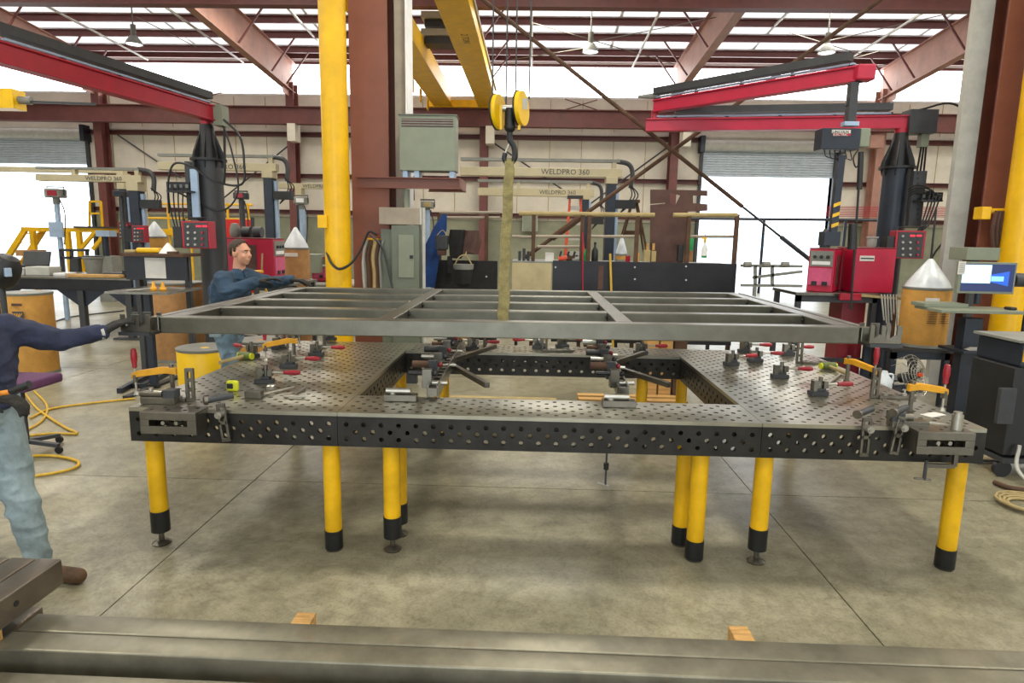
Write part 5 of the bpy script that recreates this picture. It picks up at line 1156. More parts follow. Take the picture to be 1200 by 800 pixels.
cloth('coverall', [(521, 251), (515, 268), (507, 290), (502, 312), (500, 336)], [.03, .09, .12, .13, .12], 'blue_cloth', 'bright blue coverall hanging from the left end of the rack', 'clothing')
cloth('leather_jacket', [(536, 269), (536, 285), (534, 302)], [.1, .13, .08], 'black_soft', 'black leather jacket hanging over the rack rail, left of the bucket bag', 'clothing'); cloth('leather_apron', [(553, 270), (553, 283), (551, 297)], [.1, .12, .11], 'brown_plate', 'brown leather apron hanging over the rack rail above the bucket bag', 'clothing')
cloth('glove_pair', [(527, 300), (527, 310), (527, 320)], [.03, .045, .03], 'black_soft', 'pair of black gloves hanging below the black jacket', 'gloves')
c = pz(543, 322, YR-.42); t = thing('bucket_bag', 'black canvas bucket bag with tan rim hanging on the rack', 'bag', c); MB().lathe([(.06, -.16), (.11, -.12), (.135, .08), (.14, .12), (.12, .12)], c, 24).build('bag_body', 'black_soft', t); MB().lathe([(.138, .08), (.145, .1), (.145, .15), (.135, .15)], c, 24).build('rim', 'grey', t)
MB().tube(curvepts([c+Vector((-.13,0,.13)), c+Vector((-.06,0,.25)), c+Vector((.03,.03,.27)), c+Vector((.13,0,.13))]), .009).build('handle', 'tan', t); MB().bar(c+Vector((.02, .02, .26)), c+Vector((.02, .3, .34)), .015, .015).build('carabiner', 'tan', t)
c = pz(518, 284, YR-.4); t = thing('hanging_pouch', 'dark boxy pouch with a wire handle hanging beside the blue coverall', 'pouch', c); MB().box(c+Vector((0, .0, 0)), (.16, .12, .2), taper=1.1).build('pouch_body', 'dark_grey', t, bevel=.012); MB().box(c+Vector((0, 0, -.14)), (.12, .1, .08)).build('lower_pocket', 'brown_plate', t, bevel=.01); MB().tube(curvepts([c+Vector((-.07,0,.1)), c+Vector((0,.05,.17)), c+Vector((.07,0,.1))]), .005).build('handle', 'tan', t)

# ---- welding booms with the printed arm
def boom(cx, cw, cyt, Y, bx0, bx1, by0, by1, label, txt=None, tx=None, ty=None, ts=None, carr=True, colm='dark_blue', skew=0):
    t = thing('welding_boom', label, 'welding boom', (pz(cx, cyt, Y).x, Y, 0), 'cream welding booms'); x0 = pz(cx-cw/2, cyt, Y).x; x1 = pz(cx+cw/2, cyt, Y).x
    MB().bx(x0, x1, Y-.12, Y+.12, 0, pz(cx, cyt, Y).z).build('column', colm, t, bevel=.004); MB().bx(x1+.005, x1+.06, Y-.05, Y+.05, .4, pz(cx, cyt, Y).z-.05).build('rail_strip', 'steel_blue', t)
    zt_ = pz((bx0+bx1)/2, by0, Y).z; zb_ = pz((bx0+bx1)/2, by1, Y).z; xa, xb = pz(bx0, by0, Y).x, pz(bx1, by0, Y).x
    MB().bx(xa, xb, Y-.09, Y+.09, zb_, zt_).build('boom_arm', 'flange_tan' if 0 else 'plywood_clean', t, bevel=.006)
    MB().bx(x0-.02, x1+.02, Y-.14, Y+.14, pz(cx, cyt, Y).z+.001, zb_-.001).build('slewing_head', 'plywood_clean', t, bevel=.006)
    if carr:
        h_ = (zt_-zb_); MB().bx(xa, xb-.05, Y-.06, Y+.06, zt_+h_*.75, zt_+h_*1.1).build('cable_carrier', 'grey', t)
        for f_ in (.35, .95): MB().bx(xa+(xb-xa)*f_-.04, xa+(xb-xa)*f_+.04, Y-.05, Y+.05, zt_, zt_+h_*.75).build('carrier_bracket', 'plywood_clean', t)
        MB().tube(curvepts([Vector((xb-.1, Y, zt_+h_*.92)), Vector((xb+.12, Y, zt_+h_*.6)), Vector((xb+.2, Y, zt_-h_*.4)), Vector((xb+.18, Y, zb_-h_*1.2))]), .045, 8).build('cable_loop', 'dark_grey', t)
        for k in range(3): cables(t, [(xb+.16, Y-.03*k, zb_-h_*.8), (xb+.2+.06*k, Y, zb_-h_*2.2), (x1+.1, Y, zb_-h_*4.2)], .012)
        zc = zb_-h_*3; MB().bx(x1, x1+.38, Y-.1, Y+.02, zc-.1, zc+.06).build('cable_plate', 'black', t)
    if txt:
        text(txt, ts, pz(tx, ty, Y)+Vector((0, -.003-.09, 0)), (1,0,0), (0,0,1), 'dark_grey', t, name='boom_lettering')
MATS['plywood_clean'] = mat('boom_cream', 'b9ae8e', .5, 0, .05, 4)
boom(716, 11, 216, 9, 540, 729, 197, 207, 'cream welding boom with its dark column rising behind the black rack plate', 'WELDPRO 360', 634, 204.5, .14)
boom(686, 8, 234, 13, 560, 696, 221, 230, 'smaller cream welding boom left of and behind the large one', 'WELDPRO 360', 632, 227.5, .14)
boom(316, 10, 209, 9.5, 187, 325, 191, 200, 'cream welding boom between the left jib column and the yellow pipe column', 'WELDPRO 360', 238, 198.3, .14)
boom(352, 6, 240, 15, 326, 385, 215, 221, 'distant cream boom whose arm ends behind the yellow pipe column', 'WELDPRO 360', 356, 220, .14, False)
boom(160, 11, 224, 9, 45, 168, 205, 213, 'cream welding boom with a dark column in front of the left roll-up door', 'WELDPRO 360', 104, 211.5, .11)
boom(146, 6, 222, 11, -30, 146, 196, 202, 'long cream boom reaching out of the left edge in front of the bright door', None, carr=False)
# feeder heads on poles
def feeder(px, y0, y1, yb, Y, label, m='dark_grey', mid=None, face='red'):
    t = thing('pole_feeder', label, 'wire feeder', (pz(px, y1, Y).x, Y, 0), 'wire feeders on poles'); x = pz(px, y1, Y).x
    MB().cyl((x, Y, 0), (x, Y, pz(px, y1, Y).z), .05, n=14).build('pole', 'steel_blue' if m == 'grey' else m, t); zt_ = pz(px, y0, Y).z; zb_ = pz(px, y1, Y).z; h = zt_-zb_
    MB().box((x, Y, (zt_+zb_)/2), (h*1.2, .26, h*.7)).build('feeder_body', m, t, bevel=.02); MB().box((x+.02, Y-.135, (zt_+zb_)/2), (h*.75, .01, h*.4)).build('face', face, t)
    MB().tube([(x-h*.55, Y, zb_+h*.4), (x-h*.7, Y, zt_), (x+h*.7, Y, zt_), (x+h*.7, Y, zb_+h*.3)], .015, 6).build('guard', 'dark_grey', t)
    MB().cyl((x, Y, zb_-h*.35), (x, Y, zb_+.1), h*.25).build('neck', m, t)
    cables(t, [(x+h*.3, Y, zb_), (x+h*.6, Y, zb_-.3), (x+.08, Y, zb_-.9)], .012)
    if yb: MB().bx(x-.14, x+.14, Y-.1, Y-.06, pz(px, yb[1], Y).z, pz(px, yb[0], Y).z).build('plate_box', 'steel_blue', t)
feeder(66, 219, 234, (260, 278), 9.5, 'wire feeder on a pole with a blue-grey plate against the left door glare', 'grey')
feeder(283, 224, 235, None, 8.5, 'wire feeder with a red face on a pole above the large red machine')
feeder(473, 222, 240, None, 8.5, 'wire feeder just above the tan wireway box', 'grey', face='white'); feeder(501, 234, 246, None, 9, 'wire feeder on a pole right of the wireway box', 'grey', face='tan')
feeder(353, 229, 241, None, 11, 'wire feeder on a pole left of the yellow pipe column', 'grey', face='white'); feeder(142, 222, 232, None, 9.3, 'wire feeder head left of the dark boom column at the left', 'dark_grey', face='dark_blue')
# ---- yellow stair platform and railings
YS = 15
t = thing('stair_platform', 'yellow steel platform with a stair in front of the left roll-up door', 'platform', (pz(80, 320, YS).x, YS, 0))
a = pz(37, 266, YS); b = pz(132, 268, YS); MB().bx(a.x, b.x, YS-.4, YS+.4, a.z-.12, a.z).build('deck_beam', 'yellow', t); MB().bx(pz(100, 265, YS).x, pz(136, 265, YS).x, YS-.5, YS+.5, a.z+.0, a.z+.05).build('deck', 'dark_grey', t)
for px in (52, 92, 105): MB().bx(pz(px, 290, YS).x-.06, pz(px, 290, YS).x+.06, YS-.45, YS-.33, 0, a.z-.12).build('post', 'yellow', t)
for s_ in (-.35, .35):
    MB().bar(Vector((a.x+.1, YS+s_, a.z-.05)), Vector((a.x-1.3, YS+s_, 0)), .1, .14, (0,0,1)).build('stringer', 'yellow', t)
for k in range(7): f_ = (k+.5)/7; MB().box((a.x+.1-1.4*f_, YS, (a.z-.05)*(1-f_)), (.22, .7, .03)).build('tread', 'yellow', t)
bars(MB(), YS-.4, .09, (96, 290, 113, 270)).build('knee_brace', 'yellow', t); bars(MB(), YS-.4, .09, (109, 292, 126, 271)).build('knee_brace', 'yellow', t)
for (u, v) in (((118, 236), (120, 266)), ((105, 236), (105, 266))): bars(MB(), YS-.4, .05, (*u, *v)).build('rail_post', 'yellow', t)
bars(MB(), YS-.4, .05, (105, 236, 118, 236)).build('handrail', 'yellow', t); bars(MB(), YS-.4, .05, (105, 250, 119, 250)).build('midrail', 'yellow', t)
t = thing('yellow_railing', 'long yellow safety railing along the back wall behind the booms', 'railing', (pz(210, 275, 16).x, 16, 0))
for py in (238, 255): MB().tube([pz(145, py, 16), pz(296, py+2, 16)], .03, 8).build('rail', 'yellow', t)
for px in (147, 172, 197, 222, 267, 291): MB().cyl((pz(px, 250, 16).x, 16, 0), (pz(px, 250, 16).x, 16, pz(px, 238, 16).z), .035).build('post', 'yellow', t)
MB().bx(pz(168, 268, 15.9).x, pz(205, 268, 15.9).x, 15.8, 15.9, pz(186, 275, 15.9).z, pz(186, 268, 15.9).z).build('toe_beam', 'yellow', t); bars(MB(), 15.9, .12, (198, 268, 208, 280)).build('knee_brace', 'yellow', t)
mat('red_bright', 'd02018', .5); x0_, x1_ = pz(259, 270, 12).x, pz(296, 270, 12).x; z1_ = pz(277, 257, 12).z; t = thing('welding_curtain', 'red welding curtain on a stand behind the pole feeder', 'curtain', ((x0_+x1_)/2, 12, 0))
MB().bx(x0_, x1_, 12, 12.03, .4, z1_).build('sheet', 'red_bright', t)
for x in (x0_, x1_): MB().bx(x-.03, x+.03, 11.98, 12.06, 0, z1_+.05).build('post', 'dark_grey', t)
# ---- left work area
YL = 7.2; zt_ = pz(80, 325, YL).z; xa, xb = pz(-10, 325, YL).x, pz(152, 325, YL).x
t = thing('steel_worktable', 'long dark steel worktable covered with clutter at the left, before the bright door', 'table', ((xa+xb)/2, YL, 0)); MB().bx(xa, xb, YL, YL+1.4, zt_-.03, zt_).build('table_top', 'steel', t); MB().bx(xa, xb, YL+.02, YL+.06, zt_-.22, zt_-.03).build('front_beam', 'black_plate', t)
for px in (92, -8, 148):
    c = pz(px, 340, YL); MB().bx(c.x-.05, c.x+.05, YL+.03, YL+.13, .03, zt_-.22).build('leg', 'dark_grey', t); MB().bx(c.x-.3, c.x+.3, YL+.0, YL+.16, 0, .03).build('foot', 'dark_grey', t)
    for s_ in (-1, 1): MB().prism([(0, 0), (s_*.38, 0), (0, -.28)], (c.x+s_*.05, YL+.08, zt_-.221), (1,0,0), (0,0,1), .02).build('gusset', 'dark_blue', t)
def onT(px0, px1, h, m, name, label, cat, Y=None, d=.3, grp=None): 
    Y = Y or YL+.1; x0, x1 = pz(px0, 322, Y).x, pz(px1, 322, Y).x; return MB().bx(x0, x1, Y, Y+d, zt_+.001, zt_+h).build(name, m, label=label, cat=cat, bevel=.01, group=grp)
onT(78, 140, .055, 'wood', 'plank', 'light wooden plank lying on the steel worktable', 'plank', YL+.05, .14)
x = pz(110, 310, YL+.5).x; t = thing('waste_bin', 'tall grey waste bin standing on the far side of the worktable', 'bin', (x, YL+.5, zt_)); MB().lathe([(.11, 0), (.15, .3), (.17, .31), (.17, .34), (.13, .34)], (x, YL+.5, zt_), 20).build('bin_body', 'grey', t); MB().lathe([(.165, .34), (.17, .355), (.02, .36)], (x, YL+.5, zt_), 20).build('lid', 'dark_grey', t)
for i, (a, b, h, m_, l) in enumerate(((0, 28, .12, 'light_grey', 'flat grey parts box at the far left of the worktable'), (30, 58, .15, 'light_grey', 'grey parts box on the worktable right of the flat one'), (62, 76, .05, 'white', 'white tray on the worktable'), (143, 150, .12, 'black', 'small black block at the right end of the worktable'), (120, 142, .07, 'dark_grey', 'dark steel offcut on the worktable near the waste bin'))): onT(a, b, h, m_, 'parts_box', l, 'box', YL+.3, .3)
c = pz(30, 302, YL+.7); t = thing('open_case', 'open black tool case on the worktable', 'case', (c.x, YL+.75, zt_)); MB().box((c.x, YL+.78, zt_+.08), (.5, .25, .15)).build('case_base', 'black', t, bevel=.01); MB().box((c.x, YL+.96, zt_+.25), (.5, .04, .3), 0, -.3).build('case_lid', 'dark_grey', t, bevel=.01)
one('carton', 'card', (18, 37, 293, 300, 8.9, .4), 'small brown carton on the far side at the left before the door', 'carton').location.z = 0
t = thing('black_rail_stand', 'low black stand with rails behind the worktable', 'stand', (pz(90, 300, 9.2).x, 9.2, 0)); b = bars(MB(), 9.2, .05, (70, 293, 104, 293), (72, 293, 74, 325), (84, 293, 84, 325), (102, 293, 103, 325), (72, 302, 103, 302)); b.build('stand_frame', 'dark_grey', t)
pb(MB(), 84, 92, 303, 322, 9.1, .1).build('dark_box', 'dark_grey', t)
# black panel stand
YP = 4.3; t = thing('panel_stand', 'work stand with black front panel and taped white paper, left of the jib column', 'stand', (pz(178, 440, YP).x, YP, 0))
p_ = panel(148, 220, 298, 'black_plate', 'front_panel', pz(184, 328, YP).z, YP, t); pb(MB(), 170, 194, 302, 326, YP-.016, .003).build('paper_sheet', 'paper', t); xa, xb = pz(146, 298, YP).x, pz(219, 298, YP).x; z_ = pz(184, 297, YP).z
MB().bx(xa, xb, YP-.1, YP+.4, z_-.035, z_).build('top_tray', 'rust', t)
zsf = pz(170, 345, YP-.7).z; MB().bx(pz(122, 342, YP-.7).x, pz(196, 342, YP-.7).x, YP-.7, YP+.05, zsf, zsf+.025).build('shelf', 'steel', t); x = pz(177, 400, YP-.35).x
MB().bx(x-.035, x+.035, YP-.38, YP-.31, 0.03, zsf).build('leg', 'dark_blue', t); MB().bx(x-.3, x+.08, YP-.42, YP-.35, 0, .05).build('base_foot', 'black', t); MB().bx(x-.04, x+.04, YP-.9, YP+.2, 0, .03).build('base_foot', 'black', t); MB().bx(xb-.1, xb-.04, YP+.1, YP+.16, 0, z_-.035).build('rear_post', 'dark_grey', t); MB().bx(xa+.04, xa+.1, YP+.1, YP+.16, 0, z_-.035).build('rear_post', 'dark_grey', t)
c = pz(175, 292, YP+.1); MB().box((c.x, YP+.1, z_+.035), (.26, .16, .06), .2).build('yellow_gloves', 'yellow', label='crumpled yellow gloves on top of the black panel stand', cat='gloves', bevel=.02)
MB().lathe([(.01, .13), (.1, .02), (.11, .001)], (pz(196, 290, YP+.1).x, YP+.12, z_), 16).build('white_funnel', 'white', label='white funnel on top of the panel stand', cat='funnel'); MB().box((pz(155, 294, YP+.1).x, YP+.1, z_+.02), (.14, .12, .035)).build('rag', 'tan', label='folded tan rag on the left end of the panel stand', cat='rag', bevel=.01); MB().box((pz(208, 294, YP+.1).x, YP, z_+.015), (.1, .1, .028)).build('brown_offcut', 'rust', label='brown offcut on the right end of the panel stand', cat='offcut')
for i, px in enumerate((180, 191)): 
    c = pz(px, 338, YP-.45); MB().lathe([(.035, 0), (.04, .02), (.02, .05), (.014, .09), (.01, .1)], (c.x, YP-.45, zsf+.026), 14).build('orange_cone', 'orange', label='orange-yellow cap on the shelf of the panel stand, %s' % ('left' if i == 0 else 'right'), cat='cap', group='orange caps')
MB().bar((pz(155, 342, YP-.5).x, YP-.6, zsf+.034), (pz(172, 336, YP-.4).x, YP-.3, zsf+.034), .04, .01).build('steel_rule', 'light_grey', label='pale steel rule lying on the shelf of the panel stand', cat='rule')
# welding helmet at the left edge
c = pz(4, 318, 2.4); t = thing('welding_helmet', 'glossy black welding helmet at the left edge resting on a post', 'helmet', (c.x, 2.4, 0))
MB().lathe([(.001, .17), (.08, .15), (.125, .08), (.14, 0), (.135, -.08), (.11, -.13), (.09, -.14)], c, 24, Matrix.Rotation(.5, 3, 'Y')).build('shell', 'black', t); MB().box(c+Vector((.1, -.08, .0)), (.1, .05, .08), -.6).build('visor', 'steel_blue', t, bevel=.006); MB().cyl((c.x-.03, 2.4, 0), (c.x-.03, 2.4, c.z-.1), .025).build('post', 'dark_grey', t)
# chair
c = pz(36, 445, 1.6); t = thing('stool_chair', 'chair with a purple seat and chrome arm behind the man at the left edge', 'chair', (c.x-.1, 1.6, 0)); cx_, cz_ = c.x-.1, c.z-.02
MB().box((cx_, 1.6, cz_), (.44, .44, .08)).build('seat', 'purple', t, bevel=.025); MB().box((cx_-.24, 1.6, cz_+.35), (.06, .38, .36)).build('backrest', 'purple', t, bevel=.02); MB().tube(curvepts([(cx_+.17, 1.36, cz_), (cx_+.15, 1.34, cz_+.2), (cx_+.05, 1.34, cz_+.24), (cx_-.2, 1.34, cz_+.24)]), .012).build('arm_tube', 'steel_bright', t); MB().box((cx_, 1.34, cz_+.26), (.24, .05, .03)).build('arm_pad', 'black', t, bevel=.01)
MB().cyl((cx_, 1.6, .08), (cx_, 1.6, cz_-.04), .03).build('gas_post', 'dark_grey', t)
for k in range(5): a_ = k*2*pi/5; e_ = Vector((cos(a_), sin(a_), 0)); l_ = MB().bar(Vector((cx_, 1.6, .1)), Vector((cx_, 1.6, .07))+e_*.28, .04, .03).build('base_arm', 'dark_grey', t); MB().cyl(Vector((cx_, 1.6, .03))+e_*.28+Vector((0,-.012,0)), Vector((cx_, 1.6, .03))+e_*.28+Vector((0,.012,0)), .03).build('castor', 'black', l_)
# hoses and cables on the floor
def hose(pts, r, m, label, name='air_hose', cat='hose'):
    P = []
    for px, py in pts: q = at(px, py, Z=r); P.append((q.x, q.y, r+.002))
    return MB().tube(curvepts(P, 6), r, 8).build(name, m, label=label, cat=cat)
hose([(158, 467), (110, 472), (60, 479), (35, 490)], .012, 'hose_yellow', 'yellow air hose running left from the table corner across the floor'); hose([(30, 462), (45, 480), (75, 500), (90, 508), (60, 508), (20, 512)], .012, 'hose_yellow', 'yellow air hose bending back in a narrow loop behind the man at the left')
hose([(10, 535), (60, 534), (90, 540), (88, 548), (60, 555), (20, 560)], .012, 'hose_yellow', 'yellow air hose making the loop nearest the man at the left edge'); hose([(40, 458), (55, 475), (50, 492), (30, 505)], .011, 'hose_yellow', 'yellow air hose hanging in a small loop beside the chair')
hose([(60, 378), (80, 372), (100, 369), (145, 364)], .014, 'dark_grey', 'dark cable snaking over the bright floor at the left', 'floor_cable', 'cable')
hose([(1030, 530), (1060, 536), (1120, 540), (1165, 540)], .012, 'dark_grey', 'dark cable on the floor right of the table', 'floor_cable', 'cable'); hose([(1100, 476), (1150, 479), (1178, 477)], .012, 'dark_grey', 'dark cable below the computer stand', 'floor_cable', 'cable'); hose([(1125, 455), (1140, 468), (1175, 474)], .012, 'tan', 'tan cable running from the computer stand to the right', 'floor_cable', 'cable')
c = at(1206, 594, Z=.0); P = [(c.x+cos(k*.5)*(.12+.002*k), c.y+sin(k*.5)*(.12+.002*k), .012+.0006*k) for k in range(50)]; MB().tube(P, .011, 8).build('cable_coil', 'tan', label='tan coil of cable on the floor at the right edge', cat='cable')
c = at(1160, 463, Z=.0); P = [(c.x+.05+cos(k*.5)*(.14+.001*k), c.y-.35+sin(k*.5)*(.1+.001*k), .012+.001*k) for k in range(60)]; MB().tube(P, .012, 8).build('cable_coil', 'rust', label='tangled brown coil of cable behind the computer stand', cat='cable')
# steel bars on the floor at left behind the table
a = at(140, 458, Z=.03); b = at(172, 441, Z=.03)
for k in range(2): MB().bar(a+Vector((.12*k, .25*k, 0)), b+Vector((.12*k, .3*k, 0)), .06, .06).build('floor_bar', 'dark_blue', label='dark steel bar on the floor left of the table, %s' % ('front one' if k == 0 else 'rear one'), cat='steel bar', group='dark bars on the floor')
# ---- computer stand
YK = 3.1; px_ = 1134; x = pz(px_, 400, YK).x
t = thing('computer_stand', 'black column stand with grey trays carrying the monitor at the right', 'stand', (x, YK, 0)); MB().bx(x-.09, x+.09, YK-.06, YK+.06, .05, pz(px_, 372, YK).z).build('column', 'dark_blue', t, bevel=.006); MB().bx(x-.3, x+.3, YK-.35, YK+.3, 0, .05).build('base', 'dark_blue', t, bevel=.01)
zk = pz(1150, 367, YK-.2).z; x0_, x1_ = pz(1100, 362, YK-.2).x, pz(1200, 365, YK-.2).x; MB().bx(x0_, x1_, YK-.25, YK+.2, zk, zk+.03).build('keyboard_tray', 'grey_green', t, bevel=.004); MB().bx(x0_-.02, x0_+.42, YK-.0, YK+.24, zk+.031, zk+.07).build('tray_ledge', 'grey_green', t, bevel=.004)
z3 = pz(1140, 410, YK-.1).z; MB().bx(pz(1114, 405, YK).x, pz(1170, 405, YK).x, YK-.2, YK+.2, z3-.03, z3).build('paper_tray', 'dark_blue', t, bevel=.004)
for k in range(4): MB().box((pz(1142, 405, YK).x+.01*k, YK-.03, z3+.004+.006*k), (.28-.01*k, .25, .005), .03*(k-2)).build('paper_sheets', 'paper', label=('stack of loose papers on the lower tray of the computer stand' if k == 0 else 'sheet of paper on the lower tray, %s in the stack' % ('', 'second', 'third', 'topmost')[k]), cat='papers', group='papers on the lower tray')
m0 = pz(1155, 326, YK); mon = thing('monitor', 'grey-framed monitor with a blue desktop and a white window on the screen', 'monitor', (m0.x, YK, zk+.07)); w_ = pz(1188, 326, YK).x-pz(1121, 326, YK).x; zt4 = pz(1155, 307, YK).z; zb4 = pz(1155, 344, YK).z; xl_ = m0.x-w_/2
rz_m = 0
MB().bx(xl_, xl_+w_, YK-.02, YK+.03, zb4, zt4).build('bezel', 'grey_green', mon, bevel=.005); s0, s1, u0, u1 = xl_+.03, xl_+w_-.02, zb4+.025, zt4-.02; MB().bx(s0, s1, YK-.024, YK-.021, u0, u1).build('screen', 'screen_dark', mon)
W_ = s1-s0; H_ = u1-u0; MB().bx(s0, s0+W_*.55, YK-.0265, YK-.0245, u0+H_*.3, u1-H_*.03).build('window', 'screen_white', mon); MB().prism([(W_*.55, H_*.35), (W_*.9, H_*.2), (W_*.9, H_*.75), (W_*.55, H_*.62)], (s0, YK-.026, u0), (1,0,0), (0,0,1), .002).build('light_beam', 'screen_blue', mon); MB().prism([(W_*.56, H_*.38), (W_*.8, H_*.38), (W_*.8, H_*.56), (W_*.56, H_*.56)], (s0, YK-.0285, u0), (1,0,0), (0,0,1), .001).build('light_beam', 'screen_light', mon)
MB().cyl((m0.x-.03, YK+.035, zk+.071), (m0.x-.03, YK+.035, zb4), .03).build('neck', 'dark_blue', mon); MB().box((xl_+.015, YK-.028, zt4-.06), (.07, .003, .13)).build('sticker', 'paper', mon)
for k in range(5): MB().box((xl_+.015, YK-.031, zt4-.02-.02*k), (.05, .002, .005)).build('sticker_print', 'grey', mon)
MB().box((pz(1192, 363, YK-.15).x-.03, YK-.1, zk+.045), (.07, .1, .03)).build('mouse', 'black', label='black computer mouse on the keyboard tray', cat='mouse', bevel=.012)
one('printer_box', 'grey_green', (1133, 1172, 290, 305, YK+.5, .3), 'grey-green box behind the top of the monitor', 'box'); MB().bx(pz(1152, 305, YK+.5).x-.03, pz(1152, 305, YK+.5).x+.03, YK+.6, YK+.66, 0, pz(1152, 305, YK+.5).z).build('box_post', 'dark_grey', bpy.data.objects['printer_box'])
c = pz(1196, 328, YK+.1); t = thing('work_lamp', 'round dark work lamp poking in from the right edge beside the monitor', 'lamp', c); MB().cyl(c+Vector((-.08,0,0)), c+Vector((.15,0,0)), .07, n=20).build('lamp_body', 'dark_grey', t, bevel=.01); MB().cyl(c+Vector((-.09,0,0)), c+Vector((-.08,0,0)), .05, n=20).build('lens', 'black', t); MB().tube([c+Vector((.1,0,0)), c+Vector((.1,.0,-.1)), (c.x+.1, YK+.1, 0)], .02).build('stem', 'black', t)
# ---- wire fan, jug, black machine at the right
c = pz(1072, 440, 2.9); c.z = max(c.z, .24); t = thing('drum_fan', 'tilted floor fan with a chrome wire guard under the drum table', 'fan', (c.x, 2.9, 0)); M = Matrix.Rotation(1.15, 3, 'X') @ Matrix.Rotation(.5, 3, 'Y')
for k in range(6):
    r_ = .04+.035*k; P = [c+M @ Vector((cos(a*pi/12)*r_, sin(a*pi/12)*r_, .04*(1-(k/5)**2))) for a in range(25)]; MB().tube(P, .004, 6).build('guard_ring', 'steel_bright', t)
for k in range(12): a_ = k*pi/6; MB().tube([c+M @ Vector((cos(a_)*.03, sin(a_)*.03, .04)), c+M @ Vector((cos(a_)*.215, sin(a_)*.215, 0)), c+M @ Vector((cos(a_)*.2, sin(a_)*.2, -.12))], .003, 5).build('guard_wire', 'steel_bright', t)
for k in range(4): a_ = k*pi/2+.3; MB().prism([(.03, -.02), (.17, -.06), (.18, .05), (.04, .02)], c+M @ Vector((0,0,-.05)), M @ Vector((cos(a_), sin(a_), .2)), M @ Vector((-sin(a_), cos(a_), .3)), .004).build('blade', 'dark_grey', t)
MB().cyl(c+M @ Vector((0,0,-.15)), c+M @ Vector((0,0,.0)), .05).build('motor', 'black', t); MB().box(c+M @ Vector((0,0,.05)), (.04,.03,.03)).build('badge', 'orange_red', t); MB().tube([(c.x-.2, 2.7, .012), (c.x+.2, 2.7, .012), (c.x+.22, 3.05, .012), (c.x+.0, 3.0, c.z-.05), (c.x-.22, 3.05, .012), (c.x-.2, 2.7, .012)], .012).build('stand', 'black', t)
p = pz(1052, 425, 2.75); MB().box((c.x-.2, 2.85, .25), (.04, .4, .46), 0, 0, -.25).build('leaning_sheet', 'black', label='black sheet-metal panel leaning left of the fan', cat='panel')
x, y = tp(1032, 452); q = at(1036, 445, Y=2.75); t = thing('white_jug', 'translucent white jug behind the right edge of the table', 'jug', (q.x, 2.75, 0)); MB().lathe([(.07, q.z-.12), (.075, q.z-.1), (.075, q.z), (.03, q.z+.06), (.025, q.z+.09)], (q.x, 2.75, 0), 18).build('jug_body', 'plastic_clear', t); MB().tube(curvepts([(q.x+.03, 2.75, q.z+.06), (q.x+.08, 2.75, q.z+.05), (q.x+.08, 2.75, q.z-.03)]), .01).build('handle', 'plastic_clear', t); MB().bx(q.x-.12, q.x+.12, 2.65, 2.87, 0, q.z-.121).build('crate', 'dark_grey', t)
YB = 1.6; x0_ = pz(1187, 450, YB).x; t = thing('black_welder_cart', 'black welding machine on a cart cut by the right edge of the picture', 'welding cart', (x0_+.35, YB, 0)); zt5 = pz(1190, 401, YB).z
MB().bx(x0_, x0_+.7, YB, YB+.5, .2, zt5-.2).build('cabinet', 'black', t, bevel=.01); MB().bx(x0_+.02, x0_+.7, YB-.02, YB+.5, zt5-.2, zt5).build('head', 'dark_blue', t, bevel=.02); MB().bx(x0_-.02, x0_+.7, YB-.04, YB+.5, zt5, zt5+.02).build('top_shelf', 'grey', t)
MB().bx(x0_+.03, x0_+.06, YB-.03, YB-.02, zt5-.15, zt5-.05).build('yellow_label', 'yellow', t); d_ = pb(MB(), 1171, 1190, 455, 497, YB-.05, .04).build('side_door', 'dark_grey', t, bevel=.006); MB().bx(x0_, x0_+.7, YB-.02, YB+.52, .14, .18).build('cart_deck', 'dark_grey', t)
for dx in (.06, .6): MB().cyl((x0_+dx, YB+.05, .07), (x0_+dx, YB+.09, .07), .07).build('wheel', 'black', t); MB().cyl((x0_+dx, YB+.4, .07), (x0_+dx, YB+.44, .07), .07).build('wheel', 'black', t)
cables(t, [(x0_+.1, YB-.03, .3), (x0_+.06, YB-.1, .12), (x0_+.12, YB-.3, .02), (x0_+.2, YB-.6, .02)], .014, 'light_grey')
hose([(1165, 565), (1185, 572), (1210, 575)], .02, 'rust', 'brown bundle of leads on the floor below the black cart', 'lead_bundle', 'cable')
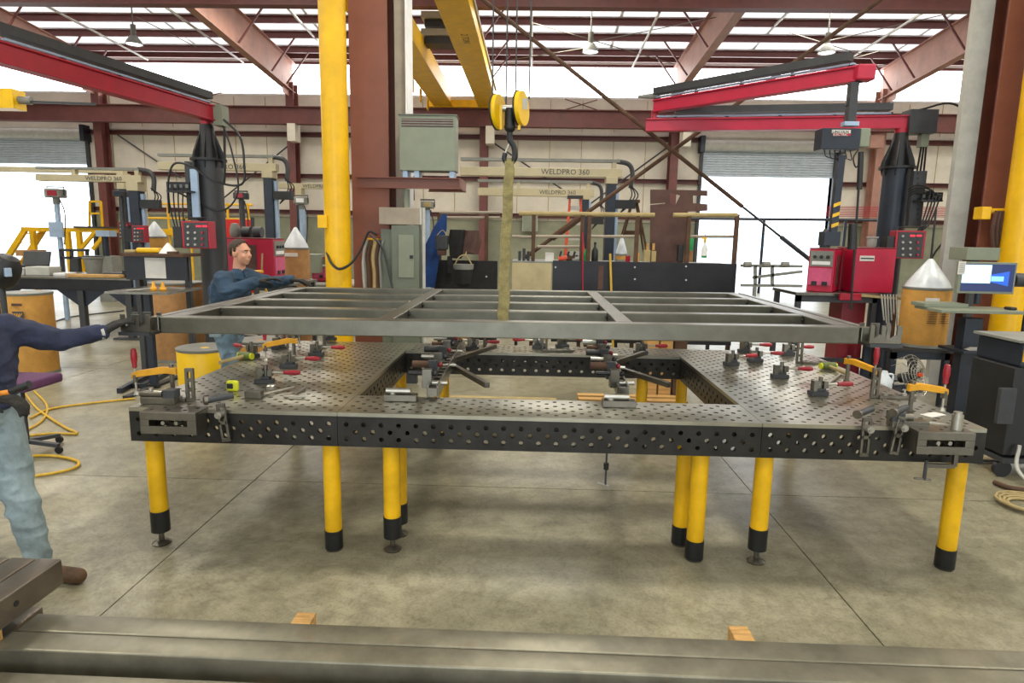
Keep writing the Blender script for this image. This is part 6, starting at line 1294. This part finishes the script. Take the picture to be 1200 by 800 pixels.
# right door view: pipe rack outside and rails
t = thing('pipe_rack', 'pale pipe rack standing in the glare of the right door', 'rack', (pz(900, 330, 18).x, 18, 0)); b = bars(MB(), 18, .09, (868, 311, 940, 312), (868, 334, 940, 335), (885, 311, 885, 335), (905, 311, 905, 335), (882, 325, 940, 318)); b.build('rack_frame', 'grey', t)
for k in range(3): MB().cyl(pz(872+k*22, 310, 17.9), pz(880+k*22, 310, 17.9), .1).build('roller', 'grey', t)
MB().bx(pz(885, 330, 18).x-.05, pz(885, 330, 18).x+.05, 17.95, 18.05, 0, pz(885, 334, 18).z).build('leg', 'grey', t)
t = thing('door_rail', 'thin dark rail across the right door opening on slim posts', 'rail', (pz(880, 290, 20).x, 20, 0)); MB().tube([pz(806, 256, 20), pz(1040, 258, 20)], .05, 8).build('rail', 'dark_blue', t)
for px in (893, 988, 1030): MB().cyl((pz(px, 290, 20).x, 20, 0), (pz(px, 290, 20).x, 20, pz(px, 257, 20).z), .05).build('post', 'dark_blue', t)
for k in range(8): MB().tube([pz(968, 242+k*1.6, 20.5), pz(1130, 243+k*1.6, 20.5)], .012, 5).build('thin_wire', 'red', t)
t = thing('wall_cabinet', 'small pale wall cabinet behind the booms, left of the orange ladder', 'cabinet', pz(622, 270, 21)); pb(MB(), 612, 630, 252, 271, 21.6, .3).build('cabinet', 'light_grey', t); pb(MB(), 613, 629, 253, 270, 21.57, .02).build('cabinet_door', 'grey_green', t)
one('grey_machine', 'grey_green', (355, 373, 298, 320, 7.9, .4), 'grey-green machine block with slots on the far bench', 'machine')
t = thing('mill_machine', 'pale drilling machine behind the yellow platform', 'machine', (pz(121, 300, 13).x, 13, 0)); x = pz(121, 290, 13).x; MB().bx(x-.2, x+.2, 13, 13.4, 0, pz(121, 300, 13).z).build('body', 'grey', t); MB().cyl((x, 13.1, pz(121, 300, 13).z), (x, 13.1, pz(121, 270, 13).z), .08).build('column', 'dark_blue', t); pb(MB(), 112, 128, 270, 277, 12.9, .3).build('head', 'steel_blue', t)
t = thing('pink_column_bracket', 'pale bracket on the far right column below the runway beam', 'bracket', pz(1028, 165, 21)); pb(MB(), 1020, 1036, 158, 173, 20.9, .3).build('bracket', 'maroon_light', t)
for i, (a, b_) in enumerate((((30, 2.2), (0, 0)),)): pass
